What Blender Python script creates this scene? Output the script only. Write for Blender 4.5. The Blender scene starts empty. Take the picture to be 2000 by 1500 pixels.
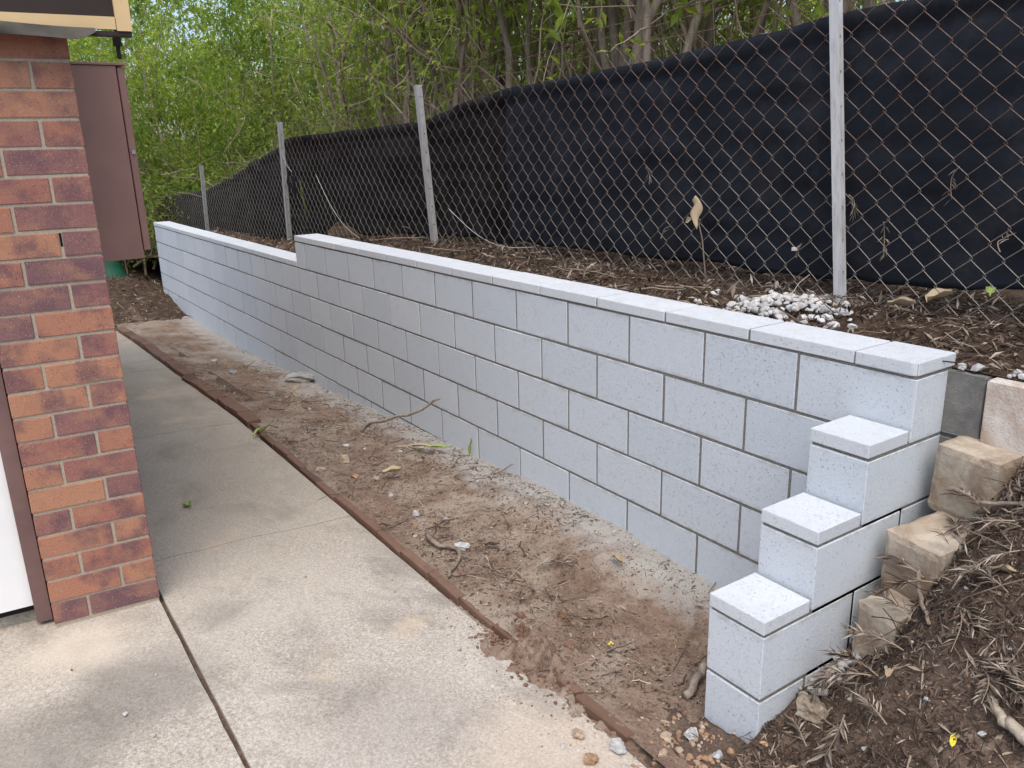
import bpy, bmesh, math, random
import numpy as np
from mathutils import Vector, Matrix

rng = np.random.default_rng(7)
random.seed(7)
scene = bpy.context.scene
COL = scene.collection

# ------------------------------------------------------------------ camera
cam = bpy.data.cameras.new('camera')
cam.sensor_width = 36.0
cam.lens = 36.0 * 1594.8 / 2000.0
cam.clip_start = 0.05
cam.clip_end = 500.0
camo = bpy.data.objects.new('camera', cam)
COL.objects.link(camo)
RR = ((0.563336873605534, 0.8257761362880578, -0.027300907924637963),
      (0.21661927261792135, -0.17950131840457187, -0.9596120921609435),
      (-0.7973253147660778, 0.5346709730555675, -0.27999873750605964))
mw = Matrix.Identity(4)
for i in range(3):
    mw[i][0] = RR[0][i]
    mw[i][1] = -RR[1][i]
    mw[i][2] = -RR[2][i]
mw[0][3], mw[1][3], mw[2][3] = 1.1935, -2.1737, 1.6551
camo.matrix_world = mw
scene.camera = camo

# ------------------------------------------------------------------ light
SUN_EL, SUN_AZ = math.radians(63), math.radians(126)   # azimuth clockwise from +Y
world = bpy.data.worlds.new('World')
scene.world = world
world.use_nodes = True
wn = world.node_tree
sky = wn.nodes.new('ShaderNodeTexSky')
sky.sky_type = 'NISHITA'
sky.sun_disc = False
sky.sun_elevation = SUN_EL
sky.sun_rotation = SUN_AZ
sky.altitude = 0
sky.air_density = 1.0
sky.dust_density = 3.0
sky.ozone_density = 1.0
bg = wn.nodes['Background']
bg.inputs['Strength'].default_value = 0.15
wn.links.new(sky.outputs[0], bg.inputs[0])
sun = bpy.data.lights.new('sun', 'SUN')
sun.energy = 1.25
sun.angle = math.radians(55)
sun.color = (1.0, 0.94, 0.85)
suno = bpy.data.objects.new('sun', sun)
COL.objects.link(suno)
sd = Vector((math.sin(SUN_AZ) * math.cos(SUN_EL), math.cos(SUN_AZ) * math.cos(SUN_EL), math.sin(SUN_EL)))
suno.rotation_euler = sd.to_track_quat('Z', 'Y').to_euler()
vs = scene.view_settings
vs.view_transform = 'Standard'
vs.look = 'None'
vs.exposure = 0.74
vs.gamma = 1.0
vs.use_curve_mapping = False
cy = scene.cycles
cy.max_bounces = 7; cy.diffuse_bounces = 4; cy.glossy_bounces = 2; cy.transmission_bounces = 4; cy.transparent_max_bounces = 6

# ------------------------------------------------------------------ noise
def _hash(ix, iy, seed):
    h = (ix.astype(np.int64) * 374761393 + iy.astype(np.int64) * 668265263 + seed * 1442695041) & 0xFFFFFFFF
    h = ((h ^ (h >> 13)) * 1274126177) & 0xFFFFFFFF
    return ((h ^ (h >> 16)) & 0xFFFFFF) / float(0xFFFFFF)

def vnoise(x, y, seed=0):
    x = np.asarray(x, float); y = np.asarray(y, float)
    ix, iy = np.floor(x), np.floor(y)
    fx, fy = x - ix, y - iy
    fx = fx * fx * (3 - 2 * fx); fy = fy * fy * (3 - 2 * fy)
    a = _hash(ix, iy, seed); b = _hash(ix + 1, iy, seed)
    c = _hash(ix, iy + 1, seed); d = _hash(ix + 1, iy + 1, seed)
    return (a + (b - a) * fx) * (1 - fy) + (c + (d - c) * fx) * fy

def fbm(x, y, scale, octv=4, seed=0):
    s, amp, tot = 0.0, 0.5, 0.0
    f = 1.0 / scale
    for o in range(octv):
        s = s + amp * (vnoise(np.asarray(x) * f, np.asarray(y) * f, seed + o) - 0.5) * 2
        tot += amp
        amp *= 0.5
        f *= 2.03
    return s / tot

def sstep(t):
    t = np.clip(t, 0, 1)
    return t * t * (3 - 2 * t)

# ------------------------------------------------------------------ surfaces of the place
PX = [-16, -10.2, -8.2, -6.7, -5, -4.2, -3.2, -2.4, -1.9, -1.2, -.7, 0]
PZ = [-.21, -.205, -.185, -.194, -.135, -.084, -.017, .02, .04, .045, .01, 0]

def basez(X): return np.where(np.asarray(X) < -4, (np.asarray(X) + 4) * .038, 0.0)
def slab_z(X, Y): return basez(X) + .045 - .035 * np.clip((np.asarray(Y) + 1.77) / .92, 0, 1)

def bed_z(X, Y):
    X = np.asarray(X, float); Y = np.asarray(Y, float)
    t = np.clip((Y + .86) / .86, 0, 1)
    z = (1 - t) * (.024 + basez(X)) + t * np.interp(X, PX, PZ)
    e = sstep((Y + .82) / .1)
    z = z + e * (fbm(X, Y, .45, 3, 11) * .016 + fbm(X, Y, .09, 3, 21) * .008 + fbm(X, Y, .03, 3, 24) * .005)
    # loose clods by the near end of the edging
    z = z + .045 * np.exp(-(((X + .86) / .16) ** 2 + ((Y + .72) / .12) ** 2)) * (0.7 + .6 * fbm(X, Y, .05, 3, 5))
    z = z + .02 * np.exp(-(((X + 5.0) / .35) ** 2 + ((Y + .1) / .2) ** 2))
    return z

def bank_z(X, Y):
    X = np.asarray(X, float); Y = np.asarray(Y, float)
    far = .85 * (Y + .62) + .6 * np.clip(X, 0, .35) + .15 * np.maximum(X - .35, 0)
    near = .075 + .30 * (Y + .62)
    z = near + (far - near) * sstep((X - .0) / .26)
    front = sstep((Y + .98) / .36)
    z = np.where(Y < -.62, np.maximum(far * sstep((X + .02) / .3), -.02 + .095 * front), z)
    z = np.minimum(z, 1.03)
    k = sstep((Y + 1.0) / .3)
    z = z + k * (fbm(X, Y, .30, 3, 31) * .030 + fbm(X, Y, .07, 3, 41) * .012 + fbm(X, Y, .02, 2, 44) * .004)
    m = np.exp(-((X + .02) / .33) ** 2)
    zl = -.015 + .06 * m * front + k * fbm(X, Y, .05, 3, 47) * .012
    z = np.where((X < 0) & (Y < -.58), np.minimum(zl, z), z)
    z = np.where((X < -.19) & (Y > -.63), -.12, z)
    z = np.where((X < .0) & (X >= -.19) & (Y > -.6), -.05, z)
    return z

def upper_z(X, Y):
    X = np.asarray(X, float); Y = np.asarray(Y, float)
    z = np.interp(X, [-40, -14, -11, -10.25, -10.1, -9.5, -7.4, -6.2, -5.0, -4.4, -2, 0, 6], [-.2, .0, .3, .55, .62, .66, .70, .80, .87, .955, .985, .995, 1.02])
    z = z + np.interp(Y, [.19, .45, .7, 3, 10, 40], [0, .05, .07, .10, .15, .6])
    k = sstep((Y - .19) / .15)
    z = z + k * (fbm(X, Y, .4, 3, 51) * .03 + fbm(X, Y, .08, 3, 61) * .014)
    return z

# ------------------------------------------------------------------ mesh builder
class MB:
    def __init__(s):
        s.v = []; s.f = {3: [], 4: []}; s.n = 0
    def add(s, verts, faces):
        verts = np.asarray(verts, float).reshape(-1, 3)
        s.v.append(verts)
        fa = np.asarray(faces, np.int64)
        if fa.ndim == 2 and len(fa):
            s.f[fa.shape[1]].append(fa + s.n)
        s.n += len(verts)
    def add2(s, verts, quads, tris):
        verts = np.asarray(verts, float).reshape(-1, 3)
        s.v.append(verts)
        if len(quads): s.f[4].append(np.asarray(quads, np.int64) + s.n)
        if len(tris): s.f[3].append(np.asarray(tris, np.int64) + s.n)
        s.n += len(verts)
    def box(s, x0, x1, y0, y1, z0, z1):
        v = [(x, y, z) for z in (z0, z1) for y in (y0, y1) for x in (x0, x1)]
        s.add(v, [(0, 2, 3, 1), (4, 5, 7, 6), (0, 1, 5, 4), (2, 6, 7, 3), (0, 4, 6, 2), (1, 3, 7, 5)])
        return s
    def tube(s, pts, rad, n=6):
        P = np.asarray(pts, float); k = len(P)
        rad = np.broadcast_to(np.asarray(rad, float), (k,))
        T = np.gradient(P, axis=0)
        T /= np.linalg.norm(T, axis=1)[:, None] + 1e-12
        ref = np.array([0, 0, 1.0]) if abs(T[0][2]) < .9 else np.array([1.0, 0, 0])
        U = np.cross(T, ref); U /= np.linalg.norm(U, axis=1)[:, None] + 1e-9
        for i in range(1, k):
            if U[i] @ U[i - 1] < 0: U[i] = -U[i]
        V = np.cross(T, U)
        a = np.arange(n) * 2 * math.pi / n
        ring = P[:, None, :] + rad[:, None, None] * (np.cos(a)[None, :, None] * U[:, None, :] + np.sin(a)[None, :, None] * V[:, None, :])
        i = np.arange(k - 1)[:, None] * n; j = np.arange(n)[None, :]; j2 = (j + 1) % n
        q = np.stack([i + j, i + j2, i + n + j2, i + n + j], -1).reshape(-1, 4)
        vv = ring.reshape(-1, 3)
        vv = np.concatenate([vv, P[:1], P[-1:]])
        c0, c1 = k * n, k * n + 1
        jj = np.arange(n)
        t = np.concatenate([np.stack([np.full(n, c0), (jj + 1) % n, jj], -1),
                            np.stack([np.full(n, c1), (k - 1) * n + jj, (k - 1) * n + (jj + 1) % n], -1)])
        s.add2(vv, q, t)
        return s
    def leaves(s, pos, d, nrm, L, W, fold=.25, bend=.15):
        """pointed leaves with a folded midrib: 6 corners, 4 triangles each"""
        d = d / (np.linalg.norm(d, axis=1)[:, None] + 1e-9)
        side = np.cross(d, nrm); side /= np.linalg.norm(side, axis=1)[:, None] + 1e-9
        up = np.cross(side, d)
        L = L[:, None]; W = W[:, None]
        mid = pos + d * L * .45 - up * W * fold * 0
        a = mid + side * W * .5 + up * W * fold
        b = mid - side * W * .5 + up * W * fold
        tip = pos + d * L - up * L * bend
        v = np.stack([pos, a, mid, b, tip], 1).reshape(-1, 3)
        o = np.arange(len(pos))[:, None] * 5
        f = np.concatenate([o + np.array([[0, 1, 2]]), o + np.array([[0, 2, 3]]), o + np.array([[1, 4, 2]]), o + np.array([[2, 4, 3]])])
        s.add(v, f)
        return s
    def mesh(s, name, mat=None, smooth=False):
        me = bpy.data.meshes.new(name)
        V = np.concatenate(s.v) if s.v else np.zeros((0, 3))
        fs, ls, tot = [], [], []
        for k in (3, 4):
            for fa in s.f[k]:
                fs.append(fa.ravel()); tot.append(np.full(len(fa), k))
        loops = np.concatenate(fs); cnt = np.concatenate(tot)
        me.vertices.add(len(V)); me.vertices.foreach_set('co', V.ravel())
        me.loops.add(len(loops)); me.loops.foreach_set('vertex_index', loops)
        me.polygons.add(len(cnt))
        st = np.concatenate([[0], np.cumsum(cnt)[:-1]])
        me.polygons.foreach_set('loop_start', st)
        me.update(calc_edges=True)
        me.polygons.foreach_set('use_smooth', np.full(len(cnt), bool(smooth)))
        if mat: me.materials.append(mat)
        return me
    def build(s, name, mat, parent=None, smooth=False, **tags):
        return link(name, s.mesh(name, mat, smooth), parent, **tags)

def link(name, me, parent=None, loc=None, rot=None, **tags):
    o = bpy.data.objects.new(name, me)
    COL.objects.link(o)
    if parent: o.parent = parent
    if loc is not None: o.location = loc
    if rot is not None: o.rotation_euler = rot
    for k, v in tags.items(): o[k] = v
    return o

def empty(name, loc=(0, 0, 0), rz=0, **tags):
    o = link(name, None, loc=loc, rot=(0, 0, rz), **tags)
    o.empty_display_size = .1
    return o

def copy_tree(src, loc, rz, sc, **tags):
    c = src.copy(); COL.objects.link(c)
    c.location = loc; c.rotation_euler = (0, 0, rz); c.scale = (sc, sc, sc)
    for k, v in tags.items(): c[k] = v
    for ch in src.children:
        d = ch.copy(); COL.objects.link(d); d.parent = c
    return c

def bevel_box(name, sx, sy, sz, b, mat, seg=2, jitter=0, seed=0, extra=None):
    """box centred on x,y with its foot at z=0, arrises eased"""
    bm = bmesh.new()
    bmesh.ops.create_cube(bm, size=1)
    for v in bm.verts:
        v.co = Vector((v.co.x * sx, v.co.y * sy, (v.co.z + .5) * sz))
    if extra:
        es = [e for e in bm.edges if extra(e)]
        bmesh.ops.bevel(bm, geom=es, offset=.022, segments=4, affect='EDGES', profile=.5)
    bmesh.ops.bevel(bm, geom=list(bm.edges), offset=b, segments=seg, affect='EDGES', profile=.6, clamp_overlap=True)
    if jitter:
        r = random.Random(seed)
        for v in bm.verts:
            v.co += Vector((r.uniform(-1, 1), r.uniform(-1, 1), r.uniform(-1, 1))) * jitter
    me = bpy.data.meshes.new(name)
    bm.to_mesh(me); bm.free()
    me.materials.append(mat)
    return me

def grid(name, xs, ys, zf, mat, parent=None, skirt=0, warp=None, **tags):
    X, Y = np.meshgrid(xs, ys, indexing='ij')
    if warp: X, Y = warp(X, Y)
    Z = zf(X, Y)
    nx, ny = X.shape
    V = np.stack([X, Y, Z], -1).reshape(-1, 3)
    i = np.arange(nx - 1)[:, None] * ny; j = np.arange(ny - 1)[None, :]
    q = np.stack([i + j, i + ny + j, i + ny + j + 1, i + j + 1], -1).reshape(-1, 4)
    mb = MB(); mb.add(V, q)
    if skirt:
        rim = np.concatenate([np.arange(nx) * ny, (nx - 1) * ny + np.arange(1, ny), (np.arange(nx - 1)[::-1]) * ny + ny - 1, np.arange(1, ny - 1)[::-1]])
        top = V[rim]; lo = top.copy(); lo[:, 2] -= skirt
        m = len(rim); a = np.arange(m); b = (a + 1) % m
        mb.add(np.concatenate([top, lo]), np.stack([a, a + m, b + m, b], -1))
    o = mb.build(name, mat, parent, smooth=not skirt, **tags)
    return o

def rock_mesh(name, seed, mat, sub=2, flat=.7, rough=.25):
    r = np.random.default_rng(seed)
    bm = bmesh.new()
    bmesh.ops.create_icosphere(bm, subdivisions=sub, radius=.5)
    n = r.normal(size=(9, 3)); n /= np.linalg.norm(n, axis=1)[:, None]
    dd = r.uniform(.20, .40, 9)
    kk = r.normal(size=(4, 3)) * np.array([[9], [11], [22], [26]]); ph = r.uniform(0, 6, 4)
    for v in bm.verts:
        p = np.array(v.co)
        for a, b in zip(n, dd):
            k = p @ a
            if k > b: p = p - a * (k - b)
        p = p * (1 + rough * (.30 * math.sin(p @ kk[0] + ph[0]) * math.sin(p @ kk[1] + ph[1]) + .22 * math.sin(p @ kk[2] + ph[2]) * math.sin(p @ kk[3] + ph[3]) + .12 * r.uniform(-1, 1)))
        v.co = Vector((p[0], p[1] * .8, p[2] * flat))
    me = bpy.data.meshes.new(name); bm.to_mesh(me); bm.free()
    me.materials.append(mat)
    return me

# ------------------------------------------------------------------ materials
class Mat:
    def __init__(s, name, rough=.9, spec=.25):
        s.m = bpy.data.materials.new(name); s.m.use_nodes = True
        s.nt = s.m.node_tree
        s.b = s.nt.nodes['Principled BSDF']; s.out = s.nt.nodes['Material Output']
        s.b.inputs['Roughness'].default_value = rough
        s.b.inputs['Specular IOR Level'].default_value = spec
        s._obj = None
    def put(s, sock, v):
        if isinstance(v, bpy.types.NodeSocket): s.nt.links.new(v, sock)
        elif isinstance(v, (tuple, list)) and len(v) == 3 and sock.type == 'RGBA': sock.default_value = (*v, 1)
        else: sock.default_value = v
    def node(s, t, ins=None, **props):
        n = s.nt.nodes.new(t)
        for k, v in props.items(): setattr(n, k, v)
        for k, v in (ins or {}).items(): s.put(n.inputs[k], v)
        return n
    def obj(s):
        if s._obj is None: s._obj = s.node('ShaderNodeTexCoord')
        return s._obj.outputs['Object']
    def pos(s): return s.node('ShaderNodeNewGeometry').outputs['Position']
    def rnd(s): return s.node('ShaderNodeObjectInfo').outputs['Random']
    def island(s): return s.node('ShaderNodeNewGeometry').outputs['Random Per Island']
    def offs(s, vec, k=13.0):
        """shift a pattern from piece to piece"""
        a = s.node('ShaderNodeVectorMath', {0: (k, k * .7, k * 1.3), 'Scale': s.rnd()}, operation='SCALE')
        return s.node('ShaderNodeVectorMath', {0: vec, 1: a.outputs[0]}, operation='ADD').outputs[0]
    def scale(s, vec, v): return s.node('ShaderNodeVectorMath', {0: vec, 1: v}, operation='MULTIPLY').outputs[0]
    def noise(s, sc, det=4, rough=.6, vec=None, dist=0):
        return s.node('ShaderNodeTexNoise', {'Vector': vec if vec else s.obj(), 'Scale': sc, 'Detail': det, 'Roughness': rough, 'Distortion': dist}).outputs[0]
    def voro(s, sc, vec=None, feature='F1', rnd=1):
        return s.node('ShaderNodeTexVoronoi', {'Vector': vec if vec else s.obj(), 'Scale': sc, 'Randomness': rnd}, feature=feature)
    def ramp(s, fac, stops, interp='LINEAR'):
        n = s.node('ShaderNodeValToRGB', {'Fac': fac}); cr = n.color_ramp; cr.interpolation = interp
        while len(cr.elements) < len(stops): cr.elements.new(.5)
        for e, (p, c) in zip(cr.elements, stops):
            e.position = p; e.color = (*c, 1) if isinstance(c, (tuple, list)) else (c, c, c, 1)
        return n.outputs[0]
    def mix(s, f, a, b, mode='MIX'):
        n = s.node('ShaderNodeMix', data_type='RGBA', blend_type=mode)
        s.put(n.inputs[0], f); s.put(n.inputs[6], a); s.put(n.inputs[7], b)
        return n.outputs[2]
    def math(s, op, a, b=0.0):
        return s.node('ShaderNodeMath', {0: a, 1: b}, operation=op).outputs[0]
    def sep(s, vec): return s.node('ShaderNodeSeparateXYZ', {0: vec}).outputs
    def color(s, c): s.put(s.b.inputs['Base Color'], c); return s
    def bump(s, h, st=.3, dist=.01):
        n = s.node('ShaderNodeBump', {'Strength': st, 'Distance': dist, 'Height': h})
        prev = s.b.inputs['Normal']
        if prev.is_linked: s.nt.links.new(prev.links[0].from_socket, n.inputs['Normal'])
        s.nt.links.new(n.outputs[0], prev)
        return s

def mat_block(name, c0, c1, stain=(.30, .28, .24), pit=.35, smear=.55):
    m = Mat(name, .92, .2)
    v = m.offs(m.obj(), 9)
    base = m.ramp(m.rnd(), [(0, c0), (1, c1)])
    cloud = m.noise(9, 5, .7, v)
    base = m.mix(m.math('MULTIPLY', cloud, .5), base, m.mix(.5, base, (.44, .46, .49)))
    fine = m.noise(330, 2, .7, v)
    base = m.mix(.30, base, m.ramp(fine, [(.25, .35), (.5, .62), (.75, .82)]), 'MULTIPLY') if False else m.mix(m.ramp(fine, [(.45, .0), (.75, .45)]), base, (.74, .76, .78))
    grain = m.noise(210, 3, .7, v)
    base = m.mix(m.ramp(grain, [(.30, .36 * pit / .45), (.48, 0.0)]), base, (.27, .29, .32))
    scuff = m.ramp(m.noise(22, 5, .75, v, .8), [(.56, 0.0), (.72, .35)])
    base = m.mix(scuff, base, (.36, .375, .385))
    pits = m.noise(125, 3, .6, v)
    pm = m.ramp(pits, [(.62, 0.0), (.72, 1.0)])
    base = m.mix(m.math('MULTIPLY', pm, pit), base, (.17, .18, .20))
    # mortar smeared from the joints over the arrises
    g = m.sep(m.node('ShaderNodeTexCoord').outputs['Generated'])
    e = m.math('ABSOLUTE', m.math('SUBTRACT', g[2], .5))
    e = m.ramp(e, [(.40, 0.0), (.5, 1.0)])
    sm = m.ramp(m.noise(14, 4, .7, v), [(.48, 0.0), (.62, 1.0)])
    base = m.mix(m.math('MULTIPLY', m.math('MULTIPLY', e, sm), smear), base, stain)
    m.color(base)
    m.bump(fine, .4, .003).bump(grain, .4, .003).bump(m.math('SUBTRACT', 1.0, pm), .7, .003)
    return m.m

M = {}
M['block'] = mat_block('pale_concrete_block', (.52, .58, .63), (.585, .635, .68), pit=.40)
M['cap'] = mat_block('pale_concrete_cap', (.54, .58, .61), (.60, .635, .66), pit=.2, smear=.12)

m = Mat('mortar_grey', .95, .1)
n = m.noise(120, 3, .7)
m.color(m.ramp(n, [(.3, (.13, .125, .11)), (.7, (.24, .23, .21))])).bump(n, .5, .003)
M['mortar'] = m.m

m = Mat('mortar_cream', .95, .1)
n = m.noise(160, 3, .7)
m.color(m.ramp(n, [(.3, (.32, .275, .21)), (.7, (.47, .41, .325))])).bump(n, .6, .003)
M['brick_mortar'] = m.m

m = Mat('fired_brick', .8, .3)
v = m.offs(m.obj(), 7)
r = m.rnd()
base = m.ramp(r, [(0, (.40, .195, .118)), (.25, (.375, .17, .108)), (.5, (.32, .135, .095)), (.75, (.275, .12, .10)), (1, (.185, .098, .10))])
patch = m.ramp(m.noise(9, 3, .6, v), [(.46, 0.0), (.64, 1.0)])
base = m.mix(m.math('MULTIPLY', patch, .75), base, (.125, .068, .082))
pat2 = m.ramp(m.noise(7, 3, .6, m.scale(v, (1, 1.3, 1.9))), [(.5, 0.0), (.68, 1.0)])
base = m.mix(m.math('MULTIPLY', pat2, .5), base, (.39, .20, .115))
sp = m.noise(260, 2, .6, v)
base = m.mix(m.ramp(sp, [(.62, 0.0), (.70, .75)]), base, (.55, .36, .24))
sp2 = m.noise(190, 2, .6, m.offs(m.obj(), 21))
base = m.mix(m.ramp(sp2, [(.62, 0.0), (.69, .8)]), base, (.06, .035, .035))
m.color(base)
m.bump(m.noise(180, 4, .7, v), .5, .002)
M['brick'] = m.m

m = Mat('garden_edging_brick', .9, .2)
v = m.offs(m.obj(), 7)
base = m.ramp(m.rnd(), [(0, (.15, .085, .06)), (.5, (.20, .12, .085)), (1, (.11, .065, .048))])
base = m.mix(m.ramp(m.noise(30, 4, .7, v), [(.4, 0.0), (.7, .8)]), base, (.13, .085, .06))
m.color(base).bump(m.noise(120, 4, .7, v), .6, .004)
M['edging'] = m.m

# concrete path: worn to the sand, stains in patches
m = Mat('worn_concrete', .92, .2)
p = m.pos()
a = m.noise(105, 3, .7, p, .6)
b = m.noise(240, 2, .6, p)
w = m.voro(110, p)
base = m.ramp(a, [(.30, (.235, .205, .165)), (.44, (.375, .335, .28)), (.56, (.47, .43, .37)), (.72, (.62, .585, .53))])
base = m.mix(m.ramp(b, [(.5, 0.0), (.72, .5)]), base, (.15, .125, .10))
big = m.noise(1.7, 5, .62, p, .4)
base = m.mix(m.ramp(big, [(.42, 0.0), (.66, .25)]), base, (.66, .62, .56))
dark = m.noise(2.1, 6, .7, m.scale(p, (1, 1.4, 1)), .5)
base = m.mix(m.ramp(dark, [(.50, 0.0), (.70, .66)]), base, (.17, .155, .135))
# browner away from the door, towards the far end of the path
sx = m.sep(p)
farx = m.ramp(m.math('MULTIPLY', m.math('ADD', m.math('MULTIPLY', sx[0], -1.0), m.math('MULTIPLY', big, 1.6)), .2), [(.42, 0.0), (.68, .5)])
base = m.mix(farx, base, (.33, .28, .205))
wob = m.math('MULTIPLY', m.math('SUBTRACT', m.noise(3.2, 5, .7, p, .5), .5), .9)
for cx_, cy_, rr_, am_, col_ in ((-1.30, -1.96, .30, .55, (.15, .14, .125)), (-1.15, -2.35, .36, .5, (.16, .148, .13)), (-1.62, -1.60, .12, .35, (.18, .165, .145)), 
                                 (-1.68, -2.05, .22, .55, (.62, .55, .45)), (-.35, -1.05, .3, .45, (.56, .46, .36)), (-.75, -1.35, .3, .3, (.22, .20, .18))):
    dx_ = m.math('SUBTRACT', sx[0], cx_); dy_ = m.math('SUBTRACT', sx[1], cy_)
    dd_ = m.math('SQRT', m.math('ADD', m.math('MULTIPLY', dx_, dx_), m.math('MULTIPLY', dy_, dy_)))
    dd_ = m.math('ADD', m.math('DIVIDE', dd_, rr_), wob)
    base = m.mix(m.math('MULTIPLY', m.ramp(dd_, [(.45, 1.0), (1.0, 0.0)]), am_), base, col_)
tan = m.ramp(m.noise(2.3, 3, .5, m.offs(p, 0)), [(.63, 0.0), (.72, .45)])
base = m.mix(tan, base, (.58, .45, .32))
m.color(base)
m.bump(a, .45, .004).bump(w.outputs['Distance'], .25, .003)
M['concrete'] = m.m

def mat_soil(name, cols, dry, dryamt=(.48, .66), grav=.5, scale=1.0):
    m = Mat(name, .97, .08)
    p = m.pos()
    a = m.noise(9 * scale, 6, .7, p, .5)
    base = m.ramp(a, [(.25, cols[0]), (.48, cols[1]), (.72, cols[2])])
    d = m.ramp(m.noise(2.6 * scale, 6, .68, p, .6), [(dryamt[0], 0.0), (dryamt[1], .9)])
    base = m.mix(d, base, dry)
    g = m.noise(160, 3, .7, p)
    base = m.mix(m.ramp(g, [(.55, 0.0), (.72, grav)]), base, (.42, .36, .29))
    k = m.noise(70, 3, .6, m.offs(p, 0), 1.0)
    base = m.mix(m.ramp(k, [(.30, .75), (.46, 0.0)]), base, (.055, .035, .022))
    m.color(base)
    m.bump(a, .5, .02).bump(g, .6, .006).bump(k, .5, .008)
    return m
ms = mat_soil('bed_soil', ((.105, .068, .048), (.195, .136, .10), (.285, .215, .163)), (.335, .28, .222), (.46, .66))
# cement dust spilled along the foot of the new wall
p = ms.pos(); s3 = ms.sep(p)
dust = ms.math('ADD', s3[1], ms.math('MULTIPLY', ms.math('SUBTRACT', ms.noise(5, 5, .7, p, .6), .5), .62))
old = ms.b.inputs['Base Color'].links[0].from_socket
ms.color(ms.mix(ms.ramp(ms.math('ADD', dust, .5), [(.22, 0.0), (.42, .85)]), old, (.37, .36, .335)))
M['soil'] = ms.m
M['bank'] = mat_soil('bank_soil', ((.060, .041, .031), (.105, .074, .057), (.17, .122, .093)), (.34, .25, .18), (.56, .72), .4).m
M['upper'] = mat_soil('leafy_soil', ((.030, .020, .014), (.06, .040, .028), (.11, .076, .053)), (.22, .17, .125), (.55, .72), .3).m

m = Mat('galvanised_wire', .55, .5)
p = m.pos(); s3 = m.sep(p)
hgt = m.math('ADD', m.math('MULTIPLY', m.math('SUBTRACT', s3[2], 1.35), 1.1), m.math('MULTIPLY', m.noise(3, 4, .7, p), 1.0))
m.color(m.mix(m.ramp(hgt, [(.35, .15), (.95, 1.0)]), (.25, .23, .20), m.ramp(m.noise(60, 2, .6, p), [(.35, (.105, .062, .043)), (.7, (.17, .115, .088))])))
m.b.inputs['Metallic'].default_value = .15
M['wire'] = m.m

m = Mat('galvanised_post', .5, .5)
v = m.scale(m.obj(), (14, 14, 2.2))
n = m.noise(3, 5, .7, v)
base = m.ramp(n, [(.3, (.36, .36, .355)), (.55, (.52, .52, .52)), (.8, (.60, .605, .61))])
s3 = m.sep(m.obj())
base = m.mix(m.ramp(m.noise(9, 4, .7, m.scale(m.obj(), (6, 6, 1))), [(.56, 0.0), (.68, .7)]), base, (.30, .22, .16))
m.color(base).bump(n, .2, .003)
M['post'] = m.m
m = Mat('weathered_post', .6, .4)
n = m.noise(4, 5, .7, m.scale(m.obj(), (14, 14, 2.2)))
m.color(m.ramp(n, [(.3, (.22, .22, .215)), (.7, (.40, .40, .39))])).bump(n, .2, .003)
M['post_grey'] = m.m

def mat_cloth(name, col, thin):
    m = Mat(name, .85, .15)
    p = m.pos()
    n = m.noise(3.5, 5, .6, m.scale(p, (1, 1, 3)))
    weave = m.noise(500, 1, .5, m.scale(p, (1, 1, .2)))
    base = m.ramp(n, [(.3, tuple(c * .75 for c in col)), (.75, tuple(c * 1.55 for c in col))])
    dust = m.ramp(m.noise(5, 6, .75, m.scale(p, (1, 1, .8))), [(.5, 0.0), (.75, .22)])
    base = m.mix(dust, base, (.08, .08, .08))
    m.color(base).bump(weave, .3, .002)
    if not thin: return m.m
    tr = m.node('ShaderNodeBsdfTransparent')
    mx = m.node('ShaderNodeMixShader', {0: thin, 1: m.b.outputs[0], 2: tr.outputs[0]})
    m.nt.links.new(mx.outputs[0], m.out.inputs[0])
    return m.m
M['cloth_near'] = mat_cloth('shade_cloth_dense', (.0105, .0125, .0175), .0)
M['cloth_far'] = mat_cloth('shade_cloth_worn', (.0085, .0085, .0090), .03)

def mat_leaf(name, stops, trans, tmix=.4, rough=.5):
    m = Mat(name, rough, .35)
    cl = m.ramp(m.noise(1.5, 3, .6, m.pos()), [(.32, 0.0), (.68, 1.0)])
    r = m.math('ADD', m.math('MULTIPLY', m.island(), .45), m.math('ADD', m.math('MULTIPLY', m.rnd(), .15), m.math('MULTIPLY', cl, .40)))
    col = m.ramp(r, stops)
    m.color(col)
    t = m.node('ShaderNodeBsdfTranslucent', {'Color': m.mix(.65, col, trans)})
    mx = m.node('ShaderNodeMixShader', {0: tmix, 1: m.b.outputs[0], 2: t.outputs[0]})
    m.nt.links.new(mx.outputs[0], m.out.inputs[0])
    return m.m
M['leaf_lush'] = mat_leaf('lush_leaf', [(0, (.022, .05, .008)), (.4, (.09, .16, .018)), (.7, (.20, .28, .032)), (1, (.33, .38, .05))], (.46, .60, .08), .42)
M['leaf_olive'] = mat_leaf('olive_leaf', [(0, (.028, .055, .011)), (.4, (.10, .16, .025)), (.7, (.20, .27, .042)), (1, (.33, .37, .08))], (.52, .58, .11), .42)
M['leaf_bright'] = mat_leaf('bright_leaf', [(0, (.032, .068, .01)), (.4, (.15, .235, .028)), (.7, (.26, .34, .042)), (1, (.38, .43, .07))], (.66, .78, .13), .6)

m = Mat('tree_bark', .95, .1)
v = m.scale(m.obj(), (9, 9, 1.6))
n = m.noise(3, 6, .7, v, .4)
tone = m.ramp(m.rnd(), [(0, (.24, .19, .145)), (.5, (.34, .28, .22)), (1, (.44, .375, .305))])
m.color(m.mix(m.ramp(n, [(.3, .7), (.6, 0.0)]), tone, (.075, .056, .042))).bump(n, .8, .02)
M['bark'] = m.m
m = Mat('dry_twig', .95, .1)
m.color(m.ramp(m.island(), [(0, (.14, .105, .075)), (.5, (.26, .205, .15)), (1, (.40, .335, .26))]))
M['twig'] = m.m

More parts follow.
